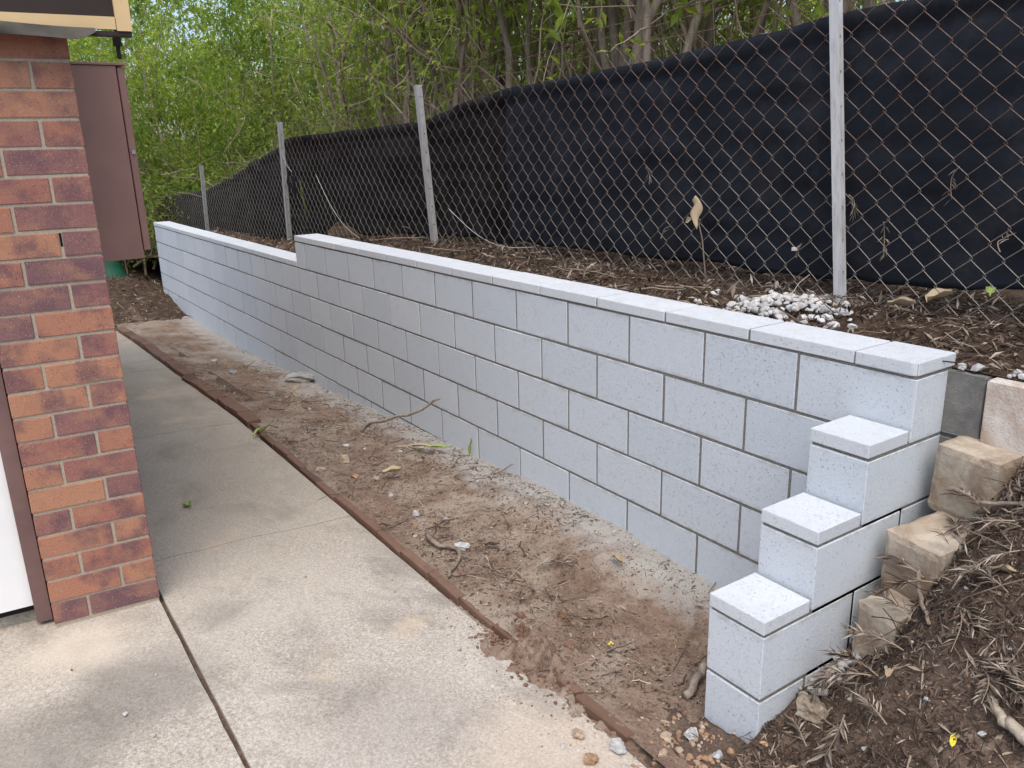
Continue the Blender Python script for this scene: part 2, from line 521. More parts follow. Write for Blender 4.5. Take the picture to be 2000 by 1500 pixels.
def mat_litter(name, stops):
    m = Mat(name, .8, .25)
    m.color(m.ramp(m.island(), stops))
    return m.m
M['litter'] = mat_litter('dry_leaf_litter', [(0, (.035, .022, .015)), (.35, (.085, .055, .038)), (.62, (.16, .11, .078)), (.85, (.27, .21, .155)), (1, (.46, .38, .29))])
M['litter_dark'] = mat_litter('dark_leaf_litter', [(0, (.028, .018, .013)), (.45, (.065, .043, .031)), (.8, (.125, .088, .064)), (1, (.33, .27, .20))])
M['dead_leaf'] = mat_litter('dead_leaf', [(0, (.06, .044, .034)), (.4, (.125, .096, .074)), (.75, (.23, .185, .145)), (1, (.45, .39, .32))])
M['cream_leaf'] = mat_litter('cream_leaf', [(0, (.27, .19, .11)), (1, (.50, .41, .28))])
M['green_leaf'] = mat_litter('green_leaf', [(0, (.16, .24, .05)), (1, (.38, .46, .16))])
M['yellow_leaf'] = mat_litter('yellow_leaf', [(0, (.60, .50, .05)), (1, (.65, .55, .08))])

def mat_rock(name, stops):
    m = Mat(name, .9, .2)
    v = m.obj()
    n = m.noise(3, 5, .7, v)
    base = m.ramp(m.math('ADD', m.math('MULTIPLY', m.island(), .5), m.math('MULTIPLY', m.rnd(), .5)), stops)
    m.color(m.mix(m.ramp(n, [(.35, .6), (.6, 0.0)]), base, tuple(c * .55 for c in stops[0][1]))).bump(n, .5, .01)
    return m.m
M['white_stone'] = mat_rock('white_stone', [(0, (.34, .34, .345)), (.5, (.55, .54, .52)), (1, (.74, .72, .69))])
M['tan_stone'] = mat_rock('tan_stone', [(0, (.30, .22, .15)), (.5, (.42, .33, .24)), (1, (.55, .47, .37))])
M['clay_stone'] = mat_rock('clay_stone', [(0, (.26, .125, .065)), (.4, (.36, .20, .11)), (.7, (.42, .30, .20)), (1, (.60, .53, .45))])
M['slate'] = mat_rock('slate_chip', [(0, (.15, .155, .16)), (1, (.33, .33, .32))])
M['clod'] = mat_rock('soil_clod', [(0, (.16, .09, .058)), (1, (.25, .155, .105))])
M['bank_clod'] = mat_rock('bank_clod', [(0, (.075, .052, .040)), (.7, (.14, .10, .075)), (1, (.24, .165, .115))])
M['mortar_lump'] = mat_rock('mortar_lump', [(0, (.27, .265, .255)), (1, (.46, .45, .43))])

def mat_oldblock(name, c0, c1, dirt, amt):
    m = Mat(name, .95, .12)
    v = m.offs(m.obj(), 5)
    a = m.noise(11, 6, .7, v, .5)
    base = m.ramp(a, [(.3, c0), (.7, c1)])
    base = m.mix(m.ramp(m.noise(5, 5, .7, v, .7), [(.42, 0.0), (.66, amt)]), base, dirt)
    f = m.noise(170, 3, .7, v)
    base = m.mix(m.ramp(f, [(.60, 0.0), (.72, .5)]), base, (.16, .13, .10))
    m.color(base).bump(a, .5, .01).bump(f, .7, .004)
    return m.m
M['old_tan'] = mat_oldblock('old_tan_concrete', (.34, .285, .215), (.54, .475, .385), (.20, .13, .082), .85)
M['old_grey'] = mat_oldblock('old_grey_block', (.125, .125, .12), (.22, .215, .20), (.33, .31, .27), .5)
M['old_render'] = mat_oldblock('old_rendered_block', (.52, .48, .43), (.70, .66, .61), (.33, .20, .12), .75)

def plain(name, col, rough=.6, spec=.4, var=.12, scale=6, metal=0):
    m = Mat(name, rough, spec)
    n = m.noise(scale, 5, .65)
    m.color(m.ramp(n, [(.25, tuple(c * (1 - var) for c in col)), (.75, tuple(min(1, c * (1 + var)) for c in col))]))
    m.bump(m.noise(90, 3, .6), .08, .002)
    m.b.inputs['Metallic'].default_value = metal
    return m.m
M['box_brown'] = plain('brown_painted_steel', (.33, .185, .15), .40, .45)
M['jamb'] = plain('brown_painted_jamb', (.165, .098, .09), .5, .4, .22)
M['white_door'] = plain('white_door_paint', (.80, .80, .79), .5, .4, .04)
M['cream'] = plain('cream_paint', (.60, .44, .235), .6, .3, .10)
M['dark_fascia'] = plain('dark_brown_fascia', (.028, .019, .016), .6, .3, .3)
M['black_gap'] = plain('dark_gap', (.012, .010, .009), .9, .1)
M['flashing'] = plain('grey_flashing', (.085, .077, .066), .85, .2, .3, 14)
M['roof'] = plain('roof_sheet', (.20, .19, .18), .6, .3)
M['green_tarp'] = plain('green_tarpaulin', (.012, .085, .050), .5, .4, .3)
m = Mat('house_side_brick', .9, .2)
br = m.node('ShaderNodeTexBrick', {'Vector': m.node('ShaderNodeVectorMath', {0: m.node('ShaderNodeCombineXYZ', {0: m.sep(m.pos())[0], 1: m.sep(m.pos())[2], 2: 0.0}).outputs[0], 1: (0, 0, 0)}, operation='ADD').outputs[0],
    'Color1': (.30, .11, .06), 'Color2': (.18, .065, .055), 'Mortar': (.5, .44, .34), 'Scale': 1.0, 'Mortar Size': .005, 'Brick Width': .24, 'Row Height': .086})
m.color(br.outputs[0])
M['side_brick'] = m.m

# ================================================================== THE SETTING
S = dict(kind='structure')
far_ground = MB()
far_ground.add([(-150, -150, -.45), (150, -150, -.45), (150, 150, -.45), (-150, 150, -.45)], [(0, 1, 2, 3)])
far_ground.build('ground', M['upper'], **S)

# subsoil that shows in the joints of the path
grid('subsoil', np.arange(-9, 4.1, .25), np.arange(-5, -.5, .1), lambda X, Y: slab_z(X, Y) - .016, M['bank'], **S)

path = empty('concrete_path', **S)
def crack(y, seed): return fbm(np.asarray(y), np.zeros_like(np.asarray(y)) + seed, .22, 4, 70 + seed) * .035
def panel(x0, x1, y0, y1, s0, s1, g0=.003, g1=.003):
    xs = np.unique(np.concatenate([np.linspace(x0, x1, max(4, int((x1 - x0) / .09))), [x0 + .02, x1 - .02]]))
    ys = np.linspace(y0, y1, max(6, int((y1 - y0) / .025)))
    def warp(X, Y):
        t = (X - x0) / (x1 - x0)
        X2 = X.copy()
        if s0 is not None: X2 += (crack(Y, s0) + g0) * np.clip(1 - (X - x0) / .3, 0, 1)
        if s1 is not None: X2 += (crack(Y, s1) - g1) * np.clip(1 - (x1 - X) / .3, 0, 1)
        e0 = np.clip(1 - (Y - y0) / .03, 0, 1); e1 = np.clip(1 - (y1 - Y) / .03, 0, 1)
        Y2 = Y + e0 * .004 * fbm(X, Y, .1, 3, 81) - e1 * .004 * fbm(X, Y, .1, 3, 82)
        return X2, Y2
    grid('concrete_panel', xs, ys, lambda X, Y: slab_z(X, Y) + fbm(X, Y, .8, 2, 90) * .002, M['concrete'], path, skirt=.05, warp=warp)
JY = -1.764
panel(-2.17, 3.5, JY + .008, -.862, 1, None)
panel(-3.90, -2.17, JY + .008, -.862, 2, 1)
panel(-5.96, -3.90, JY + .008, -.862, 3, 2)
panel(-8.4, -5.96, JY + .008, -.862, None, 3)
panel(-2.35, 3.5, -5.0, JY - .008, None, None)

# soil bed, bank and upper ground
xs = -np.concatenate([np.arange(0, 1.9, .0095), np.arange(1.9, 5, .02), np.arange(5, 11.6, .05)])[::-1]
grid('garden_bed', xs, np.concatenate([np.arange(-.83, -.02, .0105), [0, .03]]), bed_z, M['soil'], **S)
xs = np.concatenate([np.arange(-.55, .8, .0115), np.arange(.8, 3.6, .07)])
ys = np.concatenate([np.arange(-2.2, -1.1, .06), np.arange(-1.1, .22, .0115)])
grid('embankment', xs, ys, bank_z, M['bank'], **S)
xs = np.concatenate([np.arange(-60, -14, 2.0), np.arange(-14, -6, .12), np.arange(-6, .8, .04), np.arange(.8, 30, .8)])
ys = np.concatenate([np.arange(.186, 1.1, .035), np.arange(1.1, 4, .25), np.arange(4, 70, 2.5)])
grid('upper_ground', xs, ys, upper_z, M['upper'], **S)
def mulch_z(X, Y):
    z = -.20 + .30 * np.exp(-(((X + 10.7) / .9) ** 2 + ((Y + .55) / .8) ** 2)) + .12 * np.exp(-(((X + 9.6) / .7) ** 2 + ((Y + .9) / .7) ** 2))
    return z + fbm(X, Y, .3, 4, 95) * .05 - .08 * sstep((X + 8.9) / .6)
grid('mulch_ground', np.concatenate([np.arange(-40, -14, 1.0), np.arange(-14, -8.25, .06)]), np.concatenate([np.arange(-12, -2, .5), np.arange(-2, 1.6, .06)]), mulch_z, M['upper'], **S)

def spill_z(X, Y):
    m_ = .060 * np.exp(-(((X + .83) / .14) ** 2 + ((Y + .83) / .09) ** 2)) + .05 * np.exp(-(((X + .62) / .16) ** 2 + ((Y + .80) / .07) ** 2)) + .03 * np.exp(-(((X + .36) / .16) ** 2 + ((Y + .84) / .06) ** 2))
    m_ = m_ * (.8 + 1.3 * fbm(X, Y, .045, 4, 97)) + .007 * fbm(X, Y, .02, 3, 98)
    return slab_z(X, Y) - .014 + m_
grid('spilled_soil', np.arange(-1.25, -.1, .009), np.arange(-1.06, -.62, .009), spill_z, M['soil'], kind='stuff', label='crumbled soil spilled over the edging onto the path', category='soil')

# ================================================================== THE NEW RETAINING WALL
wall = empty('retaining_wall', (0, 0, 0), label='new pale grey concrete block retaining wall with flat caps and stepped end', category='wall')
BL = {}
for nm, sx, mt, hz in (('full', .39, 'block', .19), ('half', .19, 'block', .19), ('capfull', .39, 'cap', .04), ('caphalf', .19, 'cap', .04)):
    BL[nm] = [bevel_box('block_' + nm + str(k), sx, .19, hz, .0022, M[mt], 1, .0007, k) for k in range(3)]
BL['capend'] = [bevel_box('block_capend', .195, .20, .04, .004, M['cap'], 2, .0004, 3, extra=lambda e: all(v.co.x > 0 and v.co.y < 0 for v in e.verts))]
def put(kind, x, y, z, rot=0, name='block'):
    me = random.choice(BL[kind])
    j = lambda a: random.uniform(-a, a)
    o = link(name, me, wall, (x + j(.0008), y + j(.0012), z + j(.0006)), (j(.0015), j(.001), rot + j(.002)))
    return o
for c in range(1, 8):
    z = (5 - c) * .2
    u, end = (0.0, 10.19) if c % 2 else (.2, 10.19)
    if c == 1: end = 4.99
    if c >= 6 and c % 2 == 0: pass
    while u < end - .05:
        w = .39 if u + .39 <= end + .001 else .19
        if c == 7 and u < 5: u += w + .01; continue
        put('full' if w > .3 else 'half', -(u + w / 2), .095, z)
        u += w + .01
# return courses of the stepped end
put('full', -.095, -.005, .6, math.pi / 2)
put('full', -.095, -.205, .4, math.pi / 2)
put('full', -.095, -.405, .2, math.pi / 2); put('full', -.095, -.005, .2, math.pi / 2)
put('half', -.095, -.505, .0, math.pi / 2); put('full', -.095, -.205, .0, math.pi / 2)
# caps
put('capend', -.0955, .093, 1.0, 0, 'cap')
u = .2
while u < 4.9: put('capfull', -(u + .195), .095 - .003, 1.0, 0, 'cap'); u += .4
put('caphalf', -5.095, .092, .8, 0, 'cap')
u = 5.2
while u < 9.9: put('capfull', -(u + .195), .092, .8, 0, 'cap'); u += .4
put('caphalf', -10.095, .092, .8, 0, 'cap')
for y, z in ((-.105, .8), (-.305, .6), (-.505, .4)): put('caphalf', -.095, y, z, 0, 'cap')
r = .0022
mo = MB()
mo.box(-4.984, -r, r, .19 - r, .18, 1.006).box(-10.184, -r - .001, r + .0005, .19 - r, -.42, .806)
mo.box(-4.0, -r, r, .184, 1.0055, 1.0345).box(-4.984, -4.002, r, .184, 1.0055, 1.0345).box(-10.184, -4.996, r + .001, .183, .806, .8345)
for y0, z1 in ((-.194, .806), (-.394, .606), (-.594, .406)):
    mo.box(-.184, -r - .0005, y0, r + .002, z1 - .75 if y0 > -.5 else -.1, z1)
mo.build('mortar', M['mortar'], wall)

# ================================================================== THE HOUSE
house = empty('brick_house', (-1.8365, -1.767, .06), -.076, label='red brown brick house corner with cream trimmed eave and white garage door', category='house')
BK = {}
for nm, ln in (('f', .23), ('h', .11)):
    BK[nm] = [bevel_box('brick_' + nm + str(k), .11, ln, .076, .0028, M['brick'], 2, .0011, 10 + k) for k in range(4)]
for i in range(26):
    z = i * .086
    segs = ((0, .23), (.24, .35)) if i % 2 == 0 else ((0, .11), (.12, .35))
    for a, b in segs:
        me = random.choice(BK['f' if b - a > .2 else 'h'])
        link('brick', me, house, (-.055 + random.uniform(-.0015, .0015), -(a + b) / 2, z + random.uniform(-.0008, .0008)), (random.uniform(-.004, .004), 0, random.uniform(-.006, .006)))
MB().box(-.104, -.004, -.346, -.004, -.025, 2.236).build('mortar', M['brick_mortar'], house)
MB().box(-.03, -.0034, -.1185, -.1115, 15 * .086 + .03, 15 * .086 + .074).build('weep_hole_shade', M['black_gap'], house)  # near-black box painted as the shade inside the open weep hole
MB().box(-4.6, -.112, -.346, -.012, -.3, 2.29).box(-4.6, -.40, -7.0, -.347, -.3, 2.29).build('side_wall', M['side_brick'], house)
MB().box(-.16, -.112, -7.0, -2.9, -.05, 2.28).build('front_wall', M['side_brick'], house)
roof = MB()
roof.box(-4.7, -.02, -7.1, .10, 2.30, 2.36)
roof.build('roof', M['roof'], house)
# eave fascia: dark board framed in cream timber
fx = .055
fa = MB().box(fx, fx + .018, -3.4, .16, 1.985, 2.42).build('fascia', M['dark_fascia'], house)
MB().box(fx + .0185, fx + .036, -3.4, .135, 1.972, 2.008).build('bottom_rail', M['cream'], fa)
MB().box(fx + .0185, fx + .040, .137, .180, 1.968, 2.43).build('end_stile', M['cream'], fa)
MB().box(fx - .012, fx + .034, -3.4, .178, 1.955, 1.967).build('drip_board', M['dark_fascia'], fa)
MB().box(-.10, -.085, .145, .157, 1.905, 2.0).box(-.105, -.08, .139, .163, 1.945, 1.97).build('bracket', M['dark_fascia'], fa)
# flap of flashing over the top of the brickwork
fl = MB()
n = 26
ys = np.linspace(-.6, .075, n)
top = np.stack([np.full(n, .094), ys, 1.990 - .016 * sstep((ys + .35) / .4)], -1)
mid = np.stack([.105 + .008 * np.sin(ys * 17), ys, 1.978 - .006 - .010 * sstep((ys + .30) / .25) + .003 * np.sin(ys * 31)], -1)
tip = 1 - np.clip((ys - .0) / .075, 0, 1) ** 2
bot = np.stack([.105 + .012 * np.sin(ys * 13 + 1), ys, 1.964 - (.026 * sstep((ys + .30) / .28)) * tip - .004 * np.sin(ys * 23)], -1)
V = np.concatenate([top, mid, bot]); V2 = V - np.array([.004, 0, 0])
a = np.arange(n - 1)
q = np.concatenate([np.stack([a, a + 1, a + n + 1, a + n], -1), np.stack([a + n, a + n + 1, a + 2 * n + 1, a + 2 * n], -1)])
fl.add(np.concatenate([V, V2]), np.concatenate([q, q[:, ::-1] + 3 * n]))
fl.build('flashing', M['flashing'], house, smooth=True)
# jamb and garage door
MB().box(-.11, -.045, -.405, -.356, .0, 2.2).build('door_jamb', M['jamb'], house)
MB().box(-.12, -.05, -.3555, -.350, .0, 2.2).build('sealant_gap', M['black_gap'], house)
gd = MB().box(-.16, -.082, -2.9, -.408, .055, 2.27).build('garage_door', M['white_door'], house)
MB().box(-.158, -.086, -2.9, -.409, .035, .0545).build('door_seal', M['black_gap'], gd)
MB().box(-.4, -.118, -2.9, -.345, -.03, .022).build('door_sill', M['concrete'], house)

# meter box hung on the side wall behind the corner
bx = empty('meter_box', (-2.62, -1.76, 1.245), 0, label='tall brown steel meter box mounted behind the brick corner', category='meter box')
def bbox(name, x0, x1, y0, y1, z0, z1, mat, par, b=.004):
    me = bevel_box(name, x1 - x0, y1 - y0, z1 - z0, b, mat, 2)
    return link(name, me, par, ((x0 + x1) / 2, (y0 + y1) / 2, z0))
bbox('case', -.62, 0, 0, .258, -.012, .765, M['box_brown'], bx)
bbox('door', -.62, -.004, .262, .290, .022, .757, M['box_brown'], bx)
bbox('latch', -.02, .004, .27, .284, .42, .435, M['post'], bx, .001)
bbox('top_flange', -.63, .006, 0, .296, .766, .776, M['box_brown'], bx, .002)

# ================================================================== EDGING ROW
edge = empty('brick_edging', (0, -.832, 0), label='row of half buried brown bricks edging the soil bed', category='edging')
EB = [bevel_box('edging_brick' + str(k), .228, .036, .09, .004, M['edging'], 2, .002, 40 + k) for k in range(4)]
EW = [bevel_box('edging_brick_wide' + str(k), .228, .085, .09, .004, M['edging'], 2, .002, 50 + k) for k in range(3)]
u = .26; i = 0
while u < 8.3:
    X = -(u + .115)
    wide = u > 3.6
    o = link('brick', random.choice(EW if wide else EB), edge,
             (X, random.uniform(-.006, .006) + (.008 * math.sin(u * 2.1)) + (.014 if wide else 0), float(basez(np.array(X))) - .059 + random.uniform(-.005, .004) + (.014 if wide else 0)),
             (random.uniform(-.06, .06), random.uniform(-.01, .01), random.uniform(-.02, .02) * (1.6 if wide else 1)))
    o.rotation_euler[1] += math.atan(.038) * -1 if X < -4 else 0
    u += .234; i += 1

# ================================================================== OLD BLOCKS ON THE BANK
def old_block(x, y, z, sx, sy, sz, rot, mat, lab, seed, name='old_concrete_block'):
    bm = bmesh.new(); bmesh.ops.create_cube(bm, size=1)
    for v in bm.verts: v.co = Vector((v.co.x * sx, v.co.y * sy, v.co.z * sz))
    bmesh.ops.subdivide_edges(bm, edges=list(bm.edges), cuts=9, use_grid_fill=True)
    for v in bm.verts:
        c = np.array(v.co); q = np.abs(c) / np.array([sx, sy, sz]) * 2
        k = sorted(q)[1]
        wear = max(0, (k - .86) / .14) ** 1.5
        nz = float(fbm(c[0] * 1.7 + c[2], c[1] * 1.3 - c[2] + seed, .06, 3, seed))
        v.co -= v.co.normalized() * (.006 * wear * (1 + 1.6 * nz) + .003 * nz)
    me = bpy.data.meshes.new(name); bm.to_mesh(me); bm.free(); me.materials.append(M[mat])
    return link(name, me, None, (x, y, z), rot, label=lab, category='block', group='old tan blocks beside the stepped end')
old_block(.155, .245, .705, .19, .39, .21, (.05, .03, -.10), 'old_tan', 'uppermost worn tan concrete block sticking out of the bank', 1)
old_block(.140, .02, .49, .17, .34, .21, (.06, .05, -.12), 'old_tan', 'middle worn tan concrete block half buried beside the stepped end', 2)
old_block(.115, -.125, .305, .13, .27, .21, (.04, .04, -.10), 'old_tan', 'lowest broken tan concrete block by the foot of the stepped end', 3)
oldw = empty('old_block_wall', (0, .16, 0), label='old stained block wall behind the new stepped end', category='wall')
OB = [bevel_box('old_block' + str(k), .39, .19, .19, .006, M['old_grey'], 2, .002, 60 + k) for k in range(2)]
OR = [bevel_box('old_rendered' + str(k), .39, .20, .20, .006, M['old_render'], 2, .003, 65 + k) for k in range(2)]
for c in range(3):
    u = -.28 if c % 2 == 0 else -.08
    for k in range(5):
        ren = c == 0 and k >= 1
        link('block', random.choice(OR if ren else OB), oldw, (u + .195 + k * .4, .095 - (.006 if ren else 0), .80 - c * .2 - (.01 if ren else 0)), (random.uniform(-.01, .01), 0, random.uniform(-.006, .006)))
MB().box(-.24, 1.9, .012, .18, .3, .985).build('mortar', M['mortar'], oldw)

# ================================================================== FENCE
FY = .60
fence = empty('chain_link_fence', (0, FY, 0), label='rusty chain link fence on steel posts behind the wall', category='fence')
def gz(x): return np.interp(x, [-14, -11, -9.5, -7.4, -6.2, -5.6, -4.4, -2, 0, 1], [.12, .45, .70, .75, .84, .88, 1.0, 1.03, 1.05, 1.06])
def topz(x): return np.interp(x, [-14, -12.9, -10, -9.2, -7, -6.6, -4.05, -3.5, -2.97, -2.0, -1.38, -.83, 0, 1.5], [.95, 1.02, 1.22, 1.33, 1.72, 1.79, 1.83, 1.915, 1.968, 2.01, 2.03, 2.075, 2.11, 2.16])
def post(x, z0, z1, lean, w=.042, mt='post_grey'):
    """steel angle, pierced every 12 cm along one leg"""
    mb = MB(); t = .004; H = z1 - z0
    mb.box(-w, 0, 0, t, 0, H)
    cols = [t + .0003, .46 * w, .64 * w, w]
    rows = [0.0]
    while rows[-1] < H - .15: rows += [rows[-1] + .110, rows[-1] + .120]
    rows.append(H)
    V = [(xx, c, z) for xx in (-.007, -.007 - t) for z in rows for c in cols]
    nr, nc = len(rows), 4
    idx = lambda k, r_, c: k * nr * nc + r_ * nc + c
    F = []
    for r_ in range(nr - 1):
        for c in range(3):
            if r_ % 2 and c == 1: continue
            F.append((idx(0, r_, c), idx(0, r_, c + 1), idx(0, r_ + 1, c + 1), idx(0, r_ + 1, c)))
            F.append((idx(1, r_, c), idx(1, r_ + 1, c), idx(1, r_ + 1, c + 1), idx(1, r_, c + 1)))
        F.append((idx(0, r_, 3), idx(1, r_, 3), idx(1, r_ + 1, 3), idx(0, r_ + 1, 3)))
        if r_ % 2:
            F.append((idx(0, r_, 1), idx(0, r_ + 1, 1), idx(1, r_ + 1, 1), idx(1, r_, 1)))
            F.append((idx(0, r_, 2), idx(1, r_, 2), idx(1, r_ + 1, 2), idx(0, r_ + 1, 2)))
    for c in range(3): F.append((idx(0, nr - 1, c), idx(0, nr - 1, c + 1), idx(1, nr - 1, c + 1), idx(1, nr - 1, c)))
    mb.add(V, F)
    o = mb.build('post', M[mt], fence)
    o.location = (x, -.045, z0); o.rotation_euler = (lean[1], lean[0], 0)
    return o
post(-.612, .93, 2.62, (-.112, 0.0), .037, 'post')
post(-3.765, .80, 2.07, (-.115, 0.0))
post(-6.75, .62, 1.93, (.05, 0.0))
post(-9.86, .55, 1.53, (.12, 0.0))
post(-13.2, .10, 1.25, (-.04, 0.0), .05)
wm = MB()
P = .0525
x = -13.4; i = 0
def wx(x, z): return .022 * fbm(x, z, .9, 2, 101)
def wz(x, z): return .022 * fbm(x, z, .8, 2, 111)
while x < 1.0:
    zb, zt = float(gz(x)) - .02, float(topz(x)) + (.10 if x > -7.2 else .04)
    k0, k1 = int(zb / P), int(zt / P)
    pts = []
    nk = 2 if x > -4.5 else 1
    for k in range(k0, k1 + 1):
        sgn = 1 if (k + i) % 2 else -1
        a = sgn * (P / 2 + .0035)
        if nk == 2:
            pts.append((x + a * .86, .0035 * -sgn * .4, k * P - .0055)); pts.append((x + a, .0035 * sgn, k * P)); pts.append((x + a * .86, .0035 * sgn * 1.2, k * P + .0055))
        else:
            pts.append((x + a, .003 * sgn, k * P))
    if len(pts) > 2:
        pts = np.array(pts)
        pts[:, 0] += wx(pts[:, 0], pts[:, 2]); z_ = pts[:, 2].copy(); pts[:, 2] += wz(pts[:, 0], z_)
        pts[:, 1] += .012 * fbm(pts[:, 0], z_, .7, 2, 121)
        wm.tube(pts, .0014, 4)
    x += P; i += 1
wm.build('wire_mesh', M['wire'], fence)
# straining wires and loose rusty strands over the top
for s, (za, amp) in enumerate(((.07, .01), (.13, .02), (.19, .03))):
    xs = np.linspace(-7.0 if s < 2 else -4.4, 1.2, 140)
    pts = np.stack([xs, np.full_like(xs, -.004 - .01 * s) + .02 * fbm(xs, xs * 0 + s, .5, 2, 130), topz(xs) + za + amp * fbm(xs, xs * 0 + s, .6, 3, 140 + s)], -1)
    MB().tube(pts, .0016, 4).build('line_wire', M['wire'], fence)
for a, b, sag in (((-5.9, -.03, 1.46), (-4.95, -.08, .98), .1), ((-6.75, -.04, 1.72), (-6.45, -.05, 1.48), .04), ((-3.55, -.05, 1.27), (-2.6, -.06, 1.10), .09)):
    t = np.linspace(0, 1, 14)[:, None]
    pts = np.array(a) * (1 - t) + np.array(b) * t; pts[:, 2] -= sag * np.sin(t[:, 0] * math.pi)
    MB().tube(pts, .0018, 5).build('loose_wire', M['post'], fence)

def cloth(name, x0, x1, zt, zb, mat, lab, seed, fold=(), yo=.035, wr=.016, diag=.012):
    nx = int((x1 - x0) / .03); nz = 46
    xs = np.linspace(x0, x1, nx); t = np.linspace(0, 1, nz)
    X, T = np.meshgrid(xs, t, indexing='ij')
    Zt, Zb = zt(xs)[:, None], zb(xs)[:, None]
    Z = Zb + (Zt - Zb) * T
    Y = FY + yo + wr * fbm(X, Z * 2.2, .5, 3, seed) + .0012 * fbm(X, Z, .06, 3, seed + 3)
    Y += .009 * fbm(X * .35, Z * 5.0, .3, 3, seed + 15) + diag * (np.abs(fbm(X + Z * 1.2, Z * .4 - X * .2, .28, 2, seed + 17)) ** .7 - .4)
    hem = np.exp(-(((Zt - Z) - .035) / .018) ** 2)
    Y -= .010 * hem
    Y += .010 * np.exp(-(((Zt - Z) - .085) / .02) ** 2)
    for fxp, am, wd in fold:
        for q in range(3):
            c = fxp + (q - 1) * wd * 1.6 + .06 * (1 - T) * (q - 1)
            Y -= am * np.exp(-((X - c) / (wd * .6)) ** 2) * (.35 + .65 * T if q != 1 else 1)
    Z = Z + .01 * fbm(X, T, .35, 3, seed + 9) * (T > .98) + .025 * fbm(X, T, .22, 4, seed + 12) * (1 - T) ** 6
    V = np.stack([X, Y, Z], -1).reshape(-1, 3)
    i = np.arange(nx - 1)[:, None] * nz; j = np.arange(nz - 1)[None, :]
    q = np.stack([i + j, i + nz + j, i + nz + j + 1, i + j + 1], -1).reshape(-1, 4)
    mb = MB(); mb.add(V, q)
    o = mb.build(name, M[mat], None, True, label=lab, category='shade cloth', group='black shade cloth sheets on the fence')
    so = o.modifiers.new('thickness', 'SOLIDIFY'); so.thickness = .0015
    return o
cloth('shade_cloth', -2.98, 1.6, topz, lambda x: np.interp(x, [-3, -2.4, -1.6, -.7, 0, 2], [1.10, 1.10, 1.11, 1.12, 1.17, 1.22]), 'cloth_near',
      'widest and nearest sheet of blue black shade cloth, crossed by the tall pale post', 201, fold=((-2.93, .03, .05),))
cloth('shade_cloth', -6.45, -2.96, topz, lambda x: np.interp(x, [-6.5, -6.1, -5.75, -5.5, -5.2, -4, -3.4, -2.9], [.80, .84, 1.05, 1.06, .98, 1.06, 1.09, 1.05]), 'cloth_far',
      'middle sheet of creased black shade cloth with a torn bottom corner', 231, fold=((-6.3, .05, .09), (-5.9, .03, .1), (-3.05, .03, .05)), yo=.055, wr=.035, diag=.03)
cloth('shade_cloth', -13.6, -6.47, topz, lambda x: np.interp(x, [-14, -11, -9.5, -6.4], [.0, .3, .64, .74]), 'cloth_far',
      'farthest sheet of sagging black shade cloth dropping beyond the low wall', 261, fold=((-6.7, .05, .08), (-8.0, .03, .12)), yo=.06, wr=.045, diag=.045)

